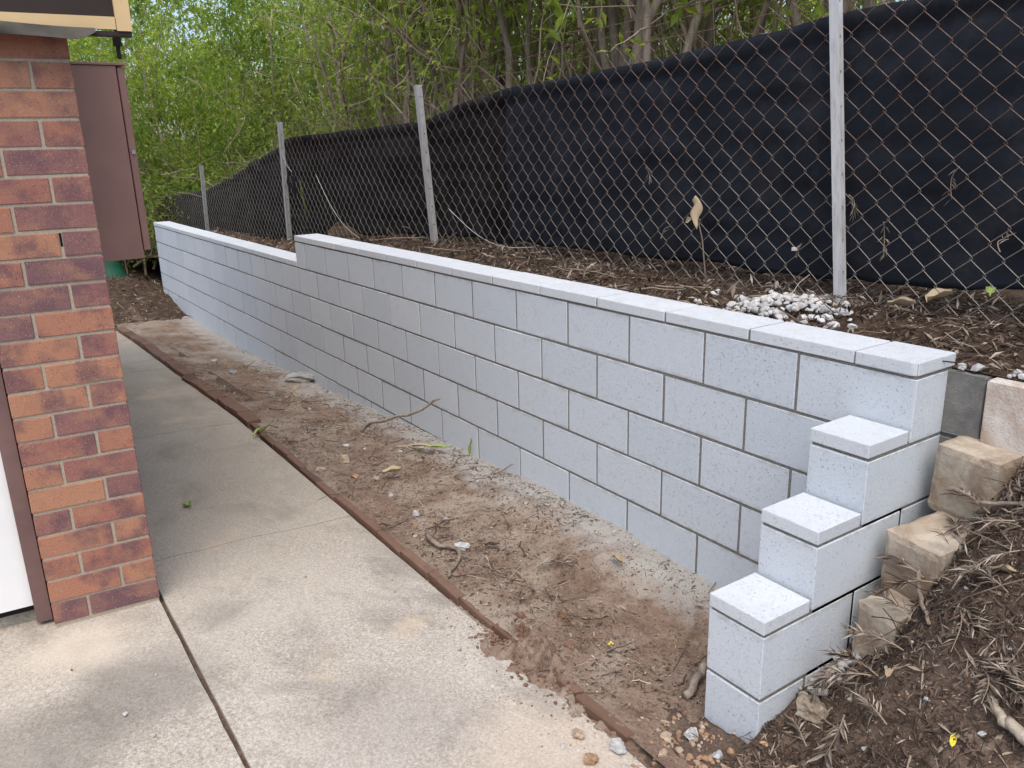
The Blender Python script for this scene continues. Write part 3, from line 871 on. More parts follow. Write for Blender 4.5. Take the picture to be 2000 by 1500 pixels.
# ================================================================== TREES AND SHRUBS
def rv(n): 
    v = rng.normal(size=(n, 3)); return v / np.linalg.norm(v, axis=1)[:, None]
def limb(p0, d, L, bendz, wob, k=6):
    t = np.linspace(0, 1, k)[:, None]
    d = np.asarray(d, float) / np.linalg.norm(d)
    pts = np.asarray(p0) + d * L * t + np.array([0, 0, 1.0]) * bendz * L * t ** 2
    pts[1:] += np.cumsum(rng.normal(0, wob * L / k, (k - 1, 3)), axis=0)
    return pts
def make_tree(name, H, r0, lean, nl, leafn, leafmat, LS, low=.18, twigs=6, spread=1.5, suck=9):
    root = empty(name)
    tr = MB(); br = MB(); cr = MB()
    k = 11
    t = np.linspace(0, 1, k)
    P = np.stack([lean[0] * t * H, lean[1] * t * H, -.15 + t * (H + .15)], -1)
    P[1:, :2] += np.cumsum(rng.normal(0, .075, (k - 1, 2)), axis=0)
    tr.tube(P, r0 * (1.12 - .80 * t) + r0 * .25 * np.exp(-t * 14), 9)
    ends = []
    for i in range(3):
        h = rng.uniform(.10, .38); idx = h * (k - 1); a = int(idx)
        az = rng.uniform(0, 6.28)
        lp = limb(P[a], np.array([math.cos(az) * .30, math.sin(az) * .30, 1.0]), rng.uniform(2.2, 3.4), .15, .13, 10)
        rr = r0 * rng.uniform(.5, .8)
        tr.tube(lp, np.linspace(rr, rr * .35, 10), 8)
        for j in range(5):
            dd = rv(1)[0] + np.array([0, 0, .3])
            tp = limb(lp[rng.integers(4, 10)], dd, rng.uniform(.4, .9), -.2, .2, 6)
            br.tube(tp, np.linspace(.008, .002, 6), 4); ends.append(tp)
    for i in range(nl):
        h = rng.uniform(low, .95); idx = h * (k - 1); a = int(idx); f_ = idx - a
        p0 = P[a] * (1 - f_) + P[min(a + 1, k - 1)] * f_
        az = rng.uniform(0, 2 * math.pi)
        d = np.array([math.cos(az), math.sin(az), rng.uniform(.3, 1.5)])
        L = rng.uniform(.5, 1.0) * spread
        lp = limb(p0, d, L, rng.uniform(-.25, .2), .16, 7)
        rr = r0 * rng.uniform(.22, .5) * (1 - .5 * h)
        (tr if rr > r0 * .33 else br).tube(lp, np.linspace(rr, rr * .3, 7), 6)
        for j in range(twigs):
            q = lp[rng.integers(2, 7)]
            dd = rv(1)[0] + np.array([math.cos(az) * .4, math.sin(az) * .4, rng.uniform(-.6, .5)])
            tp = limb(q, dd, rng.uniform(.3, .85), rng.uniform(-.5, .1), .2, 6)
            br.tube(tp, np.linspace(.0055, .002, 6), 4)
            ends.append(tp)
    E_ = np.array(ends)
    n = leafn
    w = rng.integers(0, len(E_), n); s = rng.uniform(1.0, 5.0, n); a = s.astype(int).clip(0, 4); f_ = (s - a)[:, None]
    pos = E_[w, a] * (1 - f_) + E_[w, np.minimum(a + 1, 5)] * f_ + rng.normal(0, .05, (n, 3))
    d = rv(n) * .8 + np.array([0, 0, -.45])
    nr = rv(n) * .6 + np.array([0, 0, 1.0])
    L = rng.uniform(.6, 1.3, n) * LS
    cr.leaves(pos, d, nr, L, L * rng.uniform(.34, .5, n), .18, .12)
    for i in range(suck):
        az = rng.uniform(0, 6.28); rr = rng.uniform(.1, .75)
        b0 = np.array([math.cos(az) * rr, math.sin(az) * rr, -.1])
        lp = limb(b0, np.array([rng.normal(0, .14), rng.normal(0, .14), 1.0]), rng.uniform(1.8, 4.2), rng.uniform(-.15, .1), .17, 9)
        r1 = rng.uniform(.008, .028)
        br.tube(lp, np.linspace(r1, r1 * .35, 9), 6)
        for j in range(4):
            br.tube(limb(lp[rng.integers(2, 8)], rv(1)[0] + np.array([0, 0, .7]), rng.uniform(.4, 1.1), .0, .15, 6), np.linspace(r1 * .4, .002, 6), 4)
    tr.build('trunk', M['bark'], root, True)
    br.build('branch', M['twig'], root)
    cr.build('crown', M[leafmat], root)
    return root
def make_shrub(name, H, R, nclump, per, leafmat, LS, nst=16):
    root = empty(name)
    st = MB(); cr = MB()
    c = []
    while len(c) < nclump:
        p = rng.uniform(-1, 1, 3)
        q = p @ p
        if q < 1 and rng.uniform() < .25 + q: c.append(p)
    c = np.array(c)
    c = np.stack([c[:, 0] * R, c[:, 1] * R, H * .52 + c[:, 2] * H * .5], -1) + rng.normal(0, .12, (nclump, 3))
    pos = (c[:, None, :] + rng.normal(0, 1, (nclump, per, 3)) * rng.uniform(.09, .22, (nclump, 1, 1))).reshape(-1, 3)
    n = len(pos)
    pos[:, 2] = np.maximum(pos[:, 2], .02)
    d = rv(n) + np.array([0, 0, -.35]); nr = rv(n) * .7 + np.array([0, 0, 1.0])
    L = rng.uniform(.6, 1.3, n) * LS
    cr.leaves(pos, d, nr, L, L * rng.uniform(.34, .5, n), .18, .12)
    for i in range(nst):
        q = c[rng.integers(0, nclump)]
        b = np.array([rng.normal(0, .2), rng.normal(0, .2), -.1])
        t = np.linspace(0, 1, 7)[:, None]
        pts = b * (1 - t) + q * t + np.array([0, 0, 1.0]) * .25 * np.sin(t * math.pi) + rng.normal(0, .04, (7, 3))
        st.tube(pts, np.linspace(.018, .004, 7), 5)
    for i in range(nclump):
        for j in range(1):
            st.tube(limb(c[i] + rng.normal(0, .1, 3), rv(1)[0] + np.array([0, 0, .5]), rng.uniform(.3, .9), -.1, .15, 5), np.linspace(.006, .002, 5), 4)
    st.build('stem', M['twig'], root)
    cr.build('foliage', M[leafmat], root)
    return root
TV = [make_tree('slender_tree', 4.3, .060, (.02, .01), 20, 2000, 'leaf_olive', .11, low=.30, twigs=9),
      make_tree('slender_tree', 4.0, .062, (-.05, .03), 20, 2000, 'leaf_bright', .13, low=.34, twigs=8),
      make_tree('slender_tree', 4.4, .060, (.09, -.02), 18, 1900, 'leaf_bright', .12, low=.30, twigs=9),
      make_tree('slender_tree', 3.7, .055, (-.02, .04), 26, 2100, 'leaf_bright', .10, low=.15, twigs=8)]
front = [  # x, y, trunk radius, variant, turn, label
    (-12.2, 2.2, .034, 2, 1.0, 'thin dark trunked tree rising through the leafy scrub at left'),
    (-9.2, 3.0, .066, 0, 2.0, 'forked tree with thick brown trunk above the third fence post'),
    (-9.4, 2.4, .036, 3, 4.0, 'slim crooked tree left of the forked trunk'),
    (-6.8, 2.2, .036, 1, 0.4, 'slim tree rising directly behind the second fence post'),
    (-6.6, 2.7, .070, 0, 5.0, 'thick straight trunked tree right of the second fence post'),
    (-5.3, 1.9, .022, 3, 2.5, 'thin leaning sapling beside the thick straight trunk'),
    (-6.5, 3.3, .068, 2, 3.3, 'broad trunked tree above the seam in the shade cloth'),
    (-5.1, 2.4, .026, 1, 1.2, 'thin pale sapling right of the seam in the shade cloth'),
    (-6.2, 3.6, .056, 0, 0.9, 'medium trunked tree in the middle of the tree line'),
    (-4.7, 2.8, .028, 3, 5.5, 'slim bent tree left of the darkest trunk'),
    (-4.2, 2.6, .060, 1, 2.9, 'darkest thick trunked tree above the middle of the long cloth'),
    (-3.5, 2.4, .058, 2, 4.4, 'strongly leaning pale trunked tree above the long cloth'),
    (-4.0, 3.4, .050, 0, 1.9, 'smooth pale trunked tree right of the leaning one'),
    (-2.8, 3.2, .058, 1, 3.8, 'pale trunked tree just left of the tall near post'),
    (-5.2, 4.2, .038, 3, 0.2, 'thin grey tree standing back between the leaning and pale trunks'),
    (-4.6, 4.5, .042, 2, 5.2, 'slim tree standing back left of the tall near post'),
    (-1.4, 3.6, .055, 0, 2.2, 'tree behind the cloth right of the tall near post')]
used = [False] * 4
def place(v, loc, rz, sc, **tags):
    if not used[v]:
        used[v] = True
        o = TV[v]; o.location = loc; o.rotation_euler = (0, 0, rz); o.scale = (sc, sc, sc)
        for k, t in tags.items(): o[k] = t
        return o
    return copy_tree(TV[v], loc, rz, sc, **tags)
R0 = (.060, .060, .060, .055)
for x, y, r, v, rz, lab in front:
    o = place(v, (x, y, float(upper_z(x, y)) - .05), rz, 1.0, label=lab, category='tree', group='trees along the fence')
    kx = r / R0[v]
    for ch in o.children:
        if ch.name.startswith('trunk'): pass
    o.scale = (max(.7, min(1.45, kx)),) * 2 + (max(.8, min(1.1, kx)),)
k = 0
for y, x0, x1, st in ((5.6, -16, -1.0, 2.3), (8.5, -24, 0.5, 3.2), (13.0, -34, -12, 3.0)):
    x = x0
    while x < x1:
        xx, yy = x + rng.uniform(-.4, .4), y + rng.uniform(-.7, .7)
        place(k % 4, (xx, yy, float(upper_z(xx, yy)) - .1), rng.uniform(0, 6.28), rng.uniform(.85, 1.1),
              label='slender leafy tree in the wood behind the fence', category='tree', group='background trees behind the fence')
        x += st * rng.uniform(.8, 1.25); k += 1
SV = [make_shrub('leafy_shrub', 4.2, 1.5, 90, 75, 'leaf_lush', .10), make_shrub('leafy_shrub', 3.4, 1.35, 80, 75, 'leaf_olive', .09),
      make_shrub('leafy_shrub', 4.8, 1.6, 95, 75, 'leaf_bright', .105), make_shrub('leafy_shrub', 1.6, .9, 40, 80, 'leaf_olive', .075)]
su = [False] * 4
shrubs = [(-12.6, 1.6, 0), (-13.6, -.2, 1), (-14.6, 1.0, 2), (-15.2, -1.4, 0), (-11.6, 2.9, 1), (-14.0, 3.0, 0), (-16.5, 2.4, 2), (-16.8, .2, 0), (-17.5, -2.2, 2),
          (-12.6, 4.6, 2), (-10.2, 4.0, 1), (-18.8, 1.6, 0), (-19.5, -1.0, 2), (-16.0, 5.0, 0), (-19.5, 4.2, 2), (-10.6, 1.7, 3), (-9.0, 1.8, 3), (-7.6, 3.3, 3), (-8.2, 5.0, 1),
          (-21.5, -3.0, 0), (-22, 1.0, 2), (-23, 5, 0), (-12.2, .5, 3), (-13.5, 8.5, 0), (-17.5, 9.0, 2), (-24, -5, 2, 1.7), (-25, -1.5, 0, 1.8), (-26, 2.5, 2, 1.7), (-27, 6.5, 0, 1.8), (-21, 8, 2, 1.6), (-17, 7, 0, 1.5), (-12, 7, 1, 1.5), (-9.4, 7.2, 2, .75), (-7.2, 6.2, 1, .65), (-5.0, 7.0, 2, .6), (-3.2, 6.0, 1, .55), (-1.4, 6.6, 2, .55), (-8.2, 3.9, 1, .55), (-10.5, 11.5, 2, 1.0)]
shl = ['tall lush green shrub in the scrub beyond the wall end', 'olive green shrub in the scrub beyond the wall end', 'bright yellow green shrub in the scrub beyond the wall end', 'low olive bush tucked behind the shade cloth']
shr = 'leafy understorey shrub standing back behind the tree trunks'
for x, y, v, *big_ in shrubs:
    zz = float(upper_z(x, y)) if y > .2 else float(mulch_z(np.array(x), np.array(y)))
    if not su[v]:
        su[v] = True; o = SV[v]; o.location = (x, y, zz - .1); o.rotation_euler = (0, 0, rng.uniform(0, 6.28))
        o['label'] = shl[v] if x < -11 or v == 3 else shr; o['category'] = 'shrub'; o['group'] = 'shrubs in the scrub'
    else:
        s_ = big_[0] if big_ else rng.uniform(.9, 1.15)
        copy_tree(SV[v], (x, y, zz - .1), rng.uniform(0, 6.28), s_, label=shl[v] if x < -11 or v == 3 else shr, category='shrub', group='shrubs in the scrub')

# ================================================================== LITTER (nobody could count it)
def litter(name, n, samp, zf, Lr, mat, lab, asp=(.12, .3), tilt=.35, lift=.004, cat='leaf litter', twig=0):
    mb = MB()
    x, y = samp(n)
    z = zf(x, y)
    e = .01
    gx = (zf(x + e, y) - z) / e; gy = (zf(x, y + e) - z) / e
    nr = np.stack([-np.clip(gx, -2, 2), -np.clip(gy, -2, 2), np.ones(len(x))], -1); nr /= np.linalg.norm(nr, axis=1)[:, None]
    d = rv(len(x)); d -= nr * (d * nr).sum(1)[:, None]; d /= np.linalg.norm(d, axis=1)[:, None] + 1e-9
    d = d + nr * rng.normal(.05, tilt, (len(x), 1)).clip(-.1, 1.2)
    L = rng.uniform(Lr[0], Lr[1], len(x)) * rng.uniform(.5, 1, len(x))
    pos = np.stack([x, y, z + lift], -1)
    nn = nr + rv(len(x)) * .4
    mb.leaves(pos, d, nn, L, L * rng.uniform(asp[0], asp[1], len(x)), .2, .1)
    for i in range(twig):
        k = rng.integers(0, len(x)); l = rng.uniform(.04, .16)
        dd = d[k] / np.linalg.norm(d[k])
        pts = pos[k] + np.linspace(0, 1, 4)[:, None] * dd * l + rng.normal(0, .004, (4, 3)); pts[:, 2] = np.maximum(pts[:, 2], zf(pts[:, 0], pts[:, 1]) + .002)
        mb.tube(pts, rng.uniform(.0008, .0022), 4)
    mb.build(name, M[mat], None, kind='stuff', label=lab, category=cat)
def u2(x0, x1, y0, y1, dens=None):
    def f(n):
        x = rng.uniform(x0, x1, n * 3); y = rng.uniform(y0, y1, n * 3)
        if dens is not None:
            keep = rng.uniform(size=n * 3) < dens(x, y); x, y = x[keep], y[keep]
        return x[:n], y[:n]
    return f
litter('grey_bank_litter', 2600, u2(.05, .8, -.4, .2, lambda x, y: np.clip(.2 + (y + .35) * 1.6 + 1.0 * fbm(x, y, .2, 3, 305), .02, 1)), bank_z, (.02, .065), 'dead_leaf', 'grey brown narrow dead leaves thick on the upper bank', asp=(.07, .16), tilt=.5, lift=.012, twig=160)
litter('bank_litter', 20000, u2(.01, 1.1, -.75, .2, lambda x, y: .40 + .9 * (fbm(x, y, .22, 3, 300) > .02)), bank_z, (.010, .055), 'litter_dark', 'dry brown leaf litter strewn over the bank', asp=(.08, .22), twig=420)
litter('bed_litter', 9000, u2(-6, -.2, -.80, -.02, lambda x, y: np.clip(.35 + 1.1 * fbm(x, y, .3, 3, 310), .05, 1) * (1.2 + x / 9)), bed_z, (.008, .035), 'litter', 'small dry leaf bits and chaff scattered on the soil bed', tilt=.2, lift=.002, twig=220)
litter('pale_bed_litter', 1700, u2(-5, -.25, -.8, -.03, lambda x, y: np.clip(.25 + 1.3 * fbm(x, y, .35, 3, 340), .03, 1)), bed_z, (.012, .05), 'dead_leaf', 'pale dry leaf pieces scattered over the soil bed', asp=(.1, .35), tilt=.3, lift=.003, twig=80)
litter('upper_litter', 20000, u2(-5.0, .9, .2, .95), upper_z, (.015, .07), 'litter_dark', 'dense dead leaf litter behind the wall under the fence', asp=(.08, .22), tilt=.5, lift=.008, twig=700)
litter('pale_upper_litter', 1500, u2(-5.0, .9, .22, .95, lambda x, y: (fbm(x, y, .3, 3, 320) > 0) * 1.0), upper_z, (.03, .09), 'dead_leaf', 'pale dead leaves lying on the dark litter behind the wall', asp=(.12, .3), tilt=.5, lift=.018, twig=60)
litter('low_section_litter', 1500, u2(-10, -5, .2, .7), upper_z, (.03, .09), 'litter', 'brown leaf litter piled behind the low section of wall', tilt=.5, lift=.01, twig=200)
litter('mulch_litter', 4200, u2(-13, -8.4, -1.9, .4), mulch_z, (.03, .10), 'litter', 'brown bark and leaf mulch heaped past the wall end', tilt=.6, lift=.01, twig=400)

def rubble(name, n, samp, zf, sz, mat, lab, cat='gravel', lift=.3, sub=1):
    mb = MB()
    x, y = samp(n); z = zf(x, y)
    base = []
    for k in range(5):
        me = rock_mesh('tmp', 400 + k, M[mat], sub)
        v = np.zeros(len(me.vertices) * 3); me.vertices.foreach_get('co', v)
        f = np.array([p.vertices[:] for p in me.polygons]); base.append((v.reshape(-1, 3), f)); bpy.data.meshes.remove(me)
    for i in range(len(x)):
        v, f = base[i % 5]
        s = rng.uniform(*sz) * rng.uniform(.5, 1)
        a = rng.uniform(0, 6.28); c, s_ = math.cos(a), math.sin(a)
        R_ = np.array([[c, -s_, 0], [s_, c, 0], [0, 0, 1]])
        mb.add(v @ R_.T * s + np.array([x[i], y[i], z[i] + s * lift * .5]), f)
    mb.build(name, M[mat], None, kind='stuff', label=lab, category=cat)
def gauss(cx, cy, sx, sy):
    return lambda n: (rng.normal(cx, sx, n), rng.normal(cy, sy, n))
def pile_z(x, y): return upper_z(x, y) + .05 * np.exp(-(((x + .76) / .16) ** 2 + ((y - .40) / .1) ** 2))
rubble('white_gravel', 280, gauss(-.76, .40, .13, .085), pile_z, (.024, .055), 'white_stone', 'heap of white and grey gravel behind the wall by the tall post', sub=2)
rubble('wall_top_rubble', 90, u2(.02, .8, .16, .34), lambda x, y: np.full_like(x, 1.0), (.012, .05), 'white_stone', 'white mortar crumbs along the top of the old wall')
rubble('cement_crumbs', 420, lambda n: (rng.uniform(-7, -.3, n), -np.abs(rng.normal(.0, .035, n)) - .005), bed_z, (.006, .03), 'mortar_lump', 'grey cement crumbs along the foot of the new wall')
rubble('soil_crumbs', 4500, u2(-5, -.22, -.8, -.02, lambda x, y: np.clip(.3 + 1.2 * fbm(x, y, .25, 3, 330), .04, 1) * (1.25 + x / 6)), bed_z, (.003, .013), 'clod', 'loose soil crumbs over the bed', 'soil')
rubble('bank_crumbs', 7000, u2(.0, .9, -.85, .15), bank_z, (.003, .018), 'bank_clod', 'loose soil crumbs over the bank', 'soil')
rubble('spill_crumbs', 300, gauss(-.76, -.85, .15, .042), lambda x, y: np.maximum(spill_z(x, y), slab_z(x, y)), (.004, .026), 'clod', 'crumbs of soil around the spill over the edging', 'soil')
rubble('bed_grit', 620, u2(-6, -.25, -.8, -.03), bed_z, (.004, .016), 'tan_stone', 'fine grit and pebbles on the soil bed')
rubble('bank_grit', 800, u2(.01, .9, -.8, .15), bank_z, (.004, .015), 'clay_stone', 'fine grit and clay crumbs on the bank')
rubble('corner_gravel', 230, gauss(-.13, -.74, .12, .075), lambda x, y: np.maximum(bank_z(x, y), slab_z(x, y) * (y < -.86)), (.010, .036), 'clay_stone', 'orange clay and gravel spilled at the foot of the stepped end', sub=2)
rubble('path_grit', 140, u2(-1.6, -.2, -1.15, -.85, lambda x, y: np.clip(1.4 + (x + .2) * 1.2, .1, 1) * np.clip((y + 1.15) / .3, 0, 1)), slab_z, (.004, .012), 'clay_stone', 'soil crumbs fallen on the edge of the path')
rubble('trench_rubble', 60, lambda n: (rng.uniform(.0, .07, n), rng.uniform(-.45, -.1, n)), lambda x, y: bank_z(x, y) + .01, (.02, .055), 'mortar_lump', 'grey mortar droppings beside the stepped end')

# ================================================================== SINGLE STONES, LEAVES, STICKS
RK = {}
def stone(x, y, zf, s, mat, lab, seed=0, cat='stone', sink=.25, flat=.6, grp=None, rot=None):
    key = (mat, seed % 5, flat)
    if key not in RK: RK[key] = rock_mesh('stone', 500 + seed % 5, M[mat], 3, flat, .9 if mat == 'clod' else .4)
    z = float(zf(np.array(x), np.array(y))) + s * flat * .5 * (1 - sink * 2) 
    o = link('stone', RK[key], None, (x, y, z), rot or (0, 0, seed * 1.7), label=lab, category=cat)
    o.scale = (s, s, s)
    if grp: o['group'] = grp
    return o
stone(-2.96, -.671, bed_z, .07, 'tan_stone', 'cream stone, leftmost of the cluster near the edging', 1)
stone(-2.80, -.616, bed_z, .085, 'tan_stone', 'round brown stone, largest of the cluster near the edging', 2)
stone(-2.74, -.775, bed_z, .06, 'tan_stone', 'grey brown stone nearest the edging bricks', 3)
stone(-2.54, -.665, bed_z, .05, 'clay_stone', 'small orange stone right of the stone cluster', 4)
stone(-2.45, -.59, bed_z, .05, 'tan_stone', 'small cream stone among dry leaves on the bed', 0)
stone(-2.22, -.62, bed_z, .045, 'white_stone', 'small white stone in the middle of the soil bed', 1)
stone(-1.94, -.63, bed_z, .045, 'white_stone', 'white pebble above the white plaster piece', 2)
stone(-1.53, -.63, bed_z, .085, 'white_stone', 'flat white plaster piece beside the crooked root', 3, 'rubble', flat=.35)
stone(-3.05, -.50, bed_z, .05, 'white_stone', 'thin white chip behind the stone cluster', 4, flat=.35)
stone(-5.52, -.45, bed_z, .11, 'slate', 'dark broken slate piece on the far part of the bed', 0, 'rubble', flat=.35)
stone(-4.72, -.215, bed_z, .10, 'tan_stone', 'flat tan stone near the wall halfway along', 1, flat=.35)
stone(-4.56, -.44, bed_z, .09, 'slate', 'flat grey stone in front of the flat tan one', 2, flat=.3)
stone(-4.95, -.07, bed_z, .30, 'mortar_lump', 'rough grey lump of spilled concrete at the wall foot', 3, 'rubble', flat=.35)
stone(-6.1, -.45, bed_z, .08, 'mortar_lump', 'pale grey chip on the far part of the bed', 4, flat=.4)
for i in range(16):
    x = -rng.uniform(.9, 6.5); y = -rng.uniform(.08, .76)
    stone(x, y, bed_z, rng.uniform(.02, .045), ['white_stone', 'tan_stone', 'mortar_lump'][i % 3], 'small pale stone lying loose on the soil bed', i, grp='loose stones on the bed')
for i, (x, y, s, mt, lab) in enumerate([(-.356, -.938, .045, 'clay_stone', 'orange clay lump on the path near the edging end'), (-.346, -1.002, .03, 'white_stone', 'white pebble on the path beside the orange lump'),
        (-.253, -.883, .06, 'white_stone', 'grey white stone at the end of the edging row'), (-.257, -.975, .05, 'clay_stone', 'orange stone in front of the edging end'),
        (-.194, -.752, .05, 'tan_stone', 'pale stone at the corner, left of the stepped end'), (-.152, -.693, .055, 'white_stone', 'upright white stone touching the stepped end'),
        (-.046, -.70, .05, 'white_stone', 'white stone below the front corner of the stepped end'), (-.152, -.80, .045, 'clay_stone', 'brown orange stone in the corner gravel')]):
    stone(x, y, (lambda X, Y: np.maximum(bank_z(X, Y), slab_z(X, Y))) if y < -.86 else bank_z, s, mt, lab, i, sink=.1)
for i, (x, y) in enumerate([(.30, -.20), (.25, -.33), (.21, -.37), (.46, -.30), (.36, -.45), (.56, -.40), (.15, -.42), (.33, -.11), (.50, -.47), (.28, -.55)]):
    stone(x, y, bank_z, rng.uniform(.012, .026), 'white_stone', 'tiny white stone scattered on the bank', i, grp='white stones on the bank', sink=.1)
stone(.07, -.47, bank_z, .12, 'old_tan', 'broken tan concrete chunk at the foot of the bank', 2, 'rubble', flat=.45)
for i, (x, y) in enumerate([(-1.548, -2.103), (-1.445, -2.19), (-1.353, -1.882), (-.571, -.99), (-1.2, -2.0), (-1.05, -1.95), (-1.7, -1.25), (-.92, -1.0)]):
    stone(x, y, slab_z, rng.uniform(.008, .02), 'white_stone' if i % 3 else 'clay_stone', 'tiny pebble lying on the bare concrete path', i, grp='pebbles on the path', sink=0)
for i, (x, y, s) in enumerate([(-.845, -.616, .06), (-.837, -.80, .085), (-.93, -.74, .05), (-.76, -.85, .055), (-.70, -.70, .05), (-.88, -.89, .05), (-.62, -.84, .04)]):
    stone(x, y, (lambda X, Y: np.maximum(slab_z(X, Y), bed_z(X, Y) - .01)), s, 'clod', 'crumbly brown soil clod by the near edging bricks', i, 'soil clod', grp='soil clods at the edging', flat=.7)

def stick(name, pts, r0, r1, mat, lab, cat='stick', sub=4, n=7):
    P = np.array(pts, float)
    t = np.linspace(0, len(P) - 1, (len(P) - 1) * sub + 1)
    Q = np.stack([np.interp(t, np.arange(len(P)), P[:, k]) for k in range(3)], -1)
    for _ in range(2): Q[1:-1] = (Q[:-2] + 2 * Q[1:-1] + Q[2:]) / 4
    Q[1:-1] += rng.normal(0, r0 * .25, Q[1:-1].shape)
    return MB().tube(Q, np.linspace(r0, r1, len(Q)), n).build(name, M[mat], None, True, label=lab, category=cat)
stick('stick', [(-3.27, -.31, -.015), (-3.20, -.29, .06), (-3.0, -.29, .13), (-2.72, -.20, .235), (-2.56, -.135, .345)], .011, .007, 'bark', 'bent bare stick standing up from the soil against the wall')
stick('root', [(-1.70, -.70, .045), (-1.60, -.72, .05), (-1.52, -.665, .05), (-1.44, -.68, .055), (-1.37, -.765, .045), (-1.34, -.80, .04)], .012, .007, 'bark', 'crooked grey root lying beside the edging', 'root')
stick('stick', [(-.29, -.575, .03), (-.31, -.50, .045), (-.35, -.43, .05)], .014, .012, 'bark', 'short thick stick leaning against the stepped end')
stick('stick', [(-2.12, -.08, .03), (-2.06, -.05, .07), (-2.015, -.03, .108)], .004, .003, 'bark', 'thin twig poking up beside the wall')
stick('stick', [(.12, -.10, .52), (.17, -.19, .50), (.22, -.25, .475), (.27, -.30, .46)], .0065, .005, 'bark', 'grey weathered stick lying down the bank below the tan blocks')
stick('stick', [(.22, -.02, .70), (.29, .0, .715), (.37, .02, .74), (.45, .0, .75)], .006, .004, 'bark', 'pale forked stick high on the bank')
stick('stick', [(.03, -.45, .16), (.05, -.47, .18), (.09, -.49, .175)], .014, .006, 'twig', 'splintered wood piece at the foot of the stepped end')
stick('root', [(.475, -.40, .415), (.50, -.42, .412), (.53, -.45, .405), (.555, -.452, .41), (.60, -.47, .40)], .008, .016, 'old_tan', 'pale broken root at the right of the bank', 'root')
for i in range(7):
    x, y = rng.uniform(.1, .55), rng.uniform(-.55, .0)
    a = rng.uniform(0, 6.28); l = rng.uniform(.05, .12)
    p = [(x + math.cos(a) * l * t, y + math.sin(a) * l * t) for t in (0, .5, 1)]
    stick('twig', [(a_, b_, float(bank_z(a_, b_)) + .006) for a_, b_ in p], .003, .002, 'twig', 'thin dry twig among the bank litter', 'twig')['group'] = 'twigs on the bank'
for i in range(9):
    x, y = -rng.uniform(.4, 4.5), rng.uniform(.25, .5)
    a = rng.uniform(-.5, .5); l = rng.uniform(.15, .4)
    p = [(x + math.cos(a) * l * t, y + math.sin(a) * l * t) for t in (0, .33, .66, 1)]
    stick('twig', [(a_, b_, float(upper_z(a_, b_)) + .02 + .02 * rng.uniform()) for a_, b_ in p], .004, .002, 'twig', 'dry twig on the litter behind the wall', 'twig')['group'] = 'twigs behind the wall'

def spray(x, y, z, yaw, pitch, L, lab, mat='dead_leaf', n=22, nl=.055, droop=.25, grp=None):
    """a dead sprig: stem with narrow leaflets both sides"""
    o = empty('leaf_spray', (x, y, z), yaw, label=lab, category='dead leaves')
    if grp: o['group'] = grp
    o.rotation_euler = (0, -pitch, yaw)
    t = np.linspace(0, 1, 8)
    P = np.stack([t * L, .012 * np.sin(t * 3), .02 * np.sin(t * math.pi) - droop * L * t ** 2 * .3], -1)
    MB().tube(P, np.linspace(.0022, .0009, 8), 4).build('stem', M['twig'], o)
    s = rng.uniform(.1, 1, n)
    pos = np.stack([np.interp(s, t, P[:, k]) for k in range(3)], -1)
    side = np.where(np.arange(n) % 2, 1, -1)
    d = np.stack([np.full(n, .9), side * rng.uniform(.3, .9, n), rng.uniform(-.25, .45, n)], -1)
    nr = np.tile(np.array([0, 0, 1.0]), (n, 1)) + rv(n) * .5
    LL = rng.uniform(.6, 1.15, n) * nl
    MB().leaves(pos, d, nr, LL, LL * rng.uniform(.09, .15, n), .3, .15).build('leaf', M[mat], o).__setitem__('kind', 'stuff')
    return o
sp = [(.092, -.355, .30, -1.9, -.75, .16, 'drooping pale sprig hanging by the stepped end'),
      (.186, -.50, .23, -1.4, -.5, .12, 'straw coloured sprig low on the bank'),
      (.33, -.06, .70, -2.6, -.35, .17, 'large fan of dead leaves highest on the bank at right'),
      (.25, -.02, .68, 2.6, .0, .14, 'dead leaf sprig below the pale forked stick'),
      (.38, -.13, .66, -2.2, -.4, .15, 'long leaved dead sprig at the right of the bank'),
      (.21, -.27, .43, 2.9, .1, .13, 'dark dead sprig below the grey weathered stick'),
      (.29, -.25, .50, -.6, .1, .10, 'cream leaved sprig beside the grey weathered stick'),
      (.31, -.52, .29, 2.7, .0, .13, 'flattened sprig in the lower middle of the bank'),
      (.14, -.58, .14, 2.4, -.1, .11, 'matted dead sprig at the toe of the bank'),
      (.44, -.37, .46, .3, .0, .12, 'grey sprig at the right middle of the bank'),
      (.40, -.31, .50, 2.0, .1, .10, 'small curled sprig in the middle of the bank'),
      (.17, -.16, .50, 2.9, .0, .12, 'dark sprig lying against the middle tan block'),
      (.20, -.42, .32, -2.4, -.2, .12, 'brown sprig in the middle of the lower bank')]
for a in sp: spray(*a[:6], a[6], n=40, nl=.05)
for i in range(22):
    x, y = rng.uniform(.12, .62), rng.uniform(-.30, .12) if i % 3 else rng.uniform(-.6, -.3)
    spray(x, y, float(bank_z(x, y)) + .012, rng.uniform(0, 6.28), rng.uniform(-.3, .25), rng.uniform(.08, .16), 'dead grey brown sprig matted into the bank litter', 'litter_dark' if i % 2 else 'dead_leaf', 40, .045, grp='sprigs matted into the bank')
spray(-1.17, -.52, .05, 1.2, .05, .16, 'clump of narrow dead leaves on the near part of the bed', n=30)
spray(-1.28, -.64, .045, 2.5, .0, .05, 'small star of dead leaves on the near part of the bed', n=10, nl=.04)
spray(-.62, .38, 1.08, .1, .1, .16, 'flat brown sprig on the litter beside the tall post', 'litter', 30, .06)
spray(-1.9, .34, 1.03, 1.9, .3, .12, 'pale dead sprig behind the wall cap', n=24)
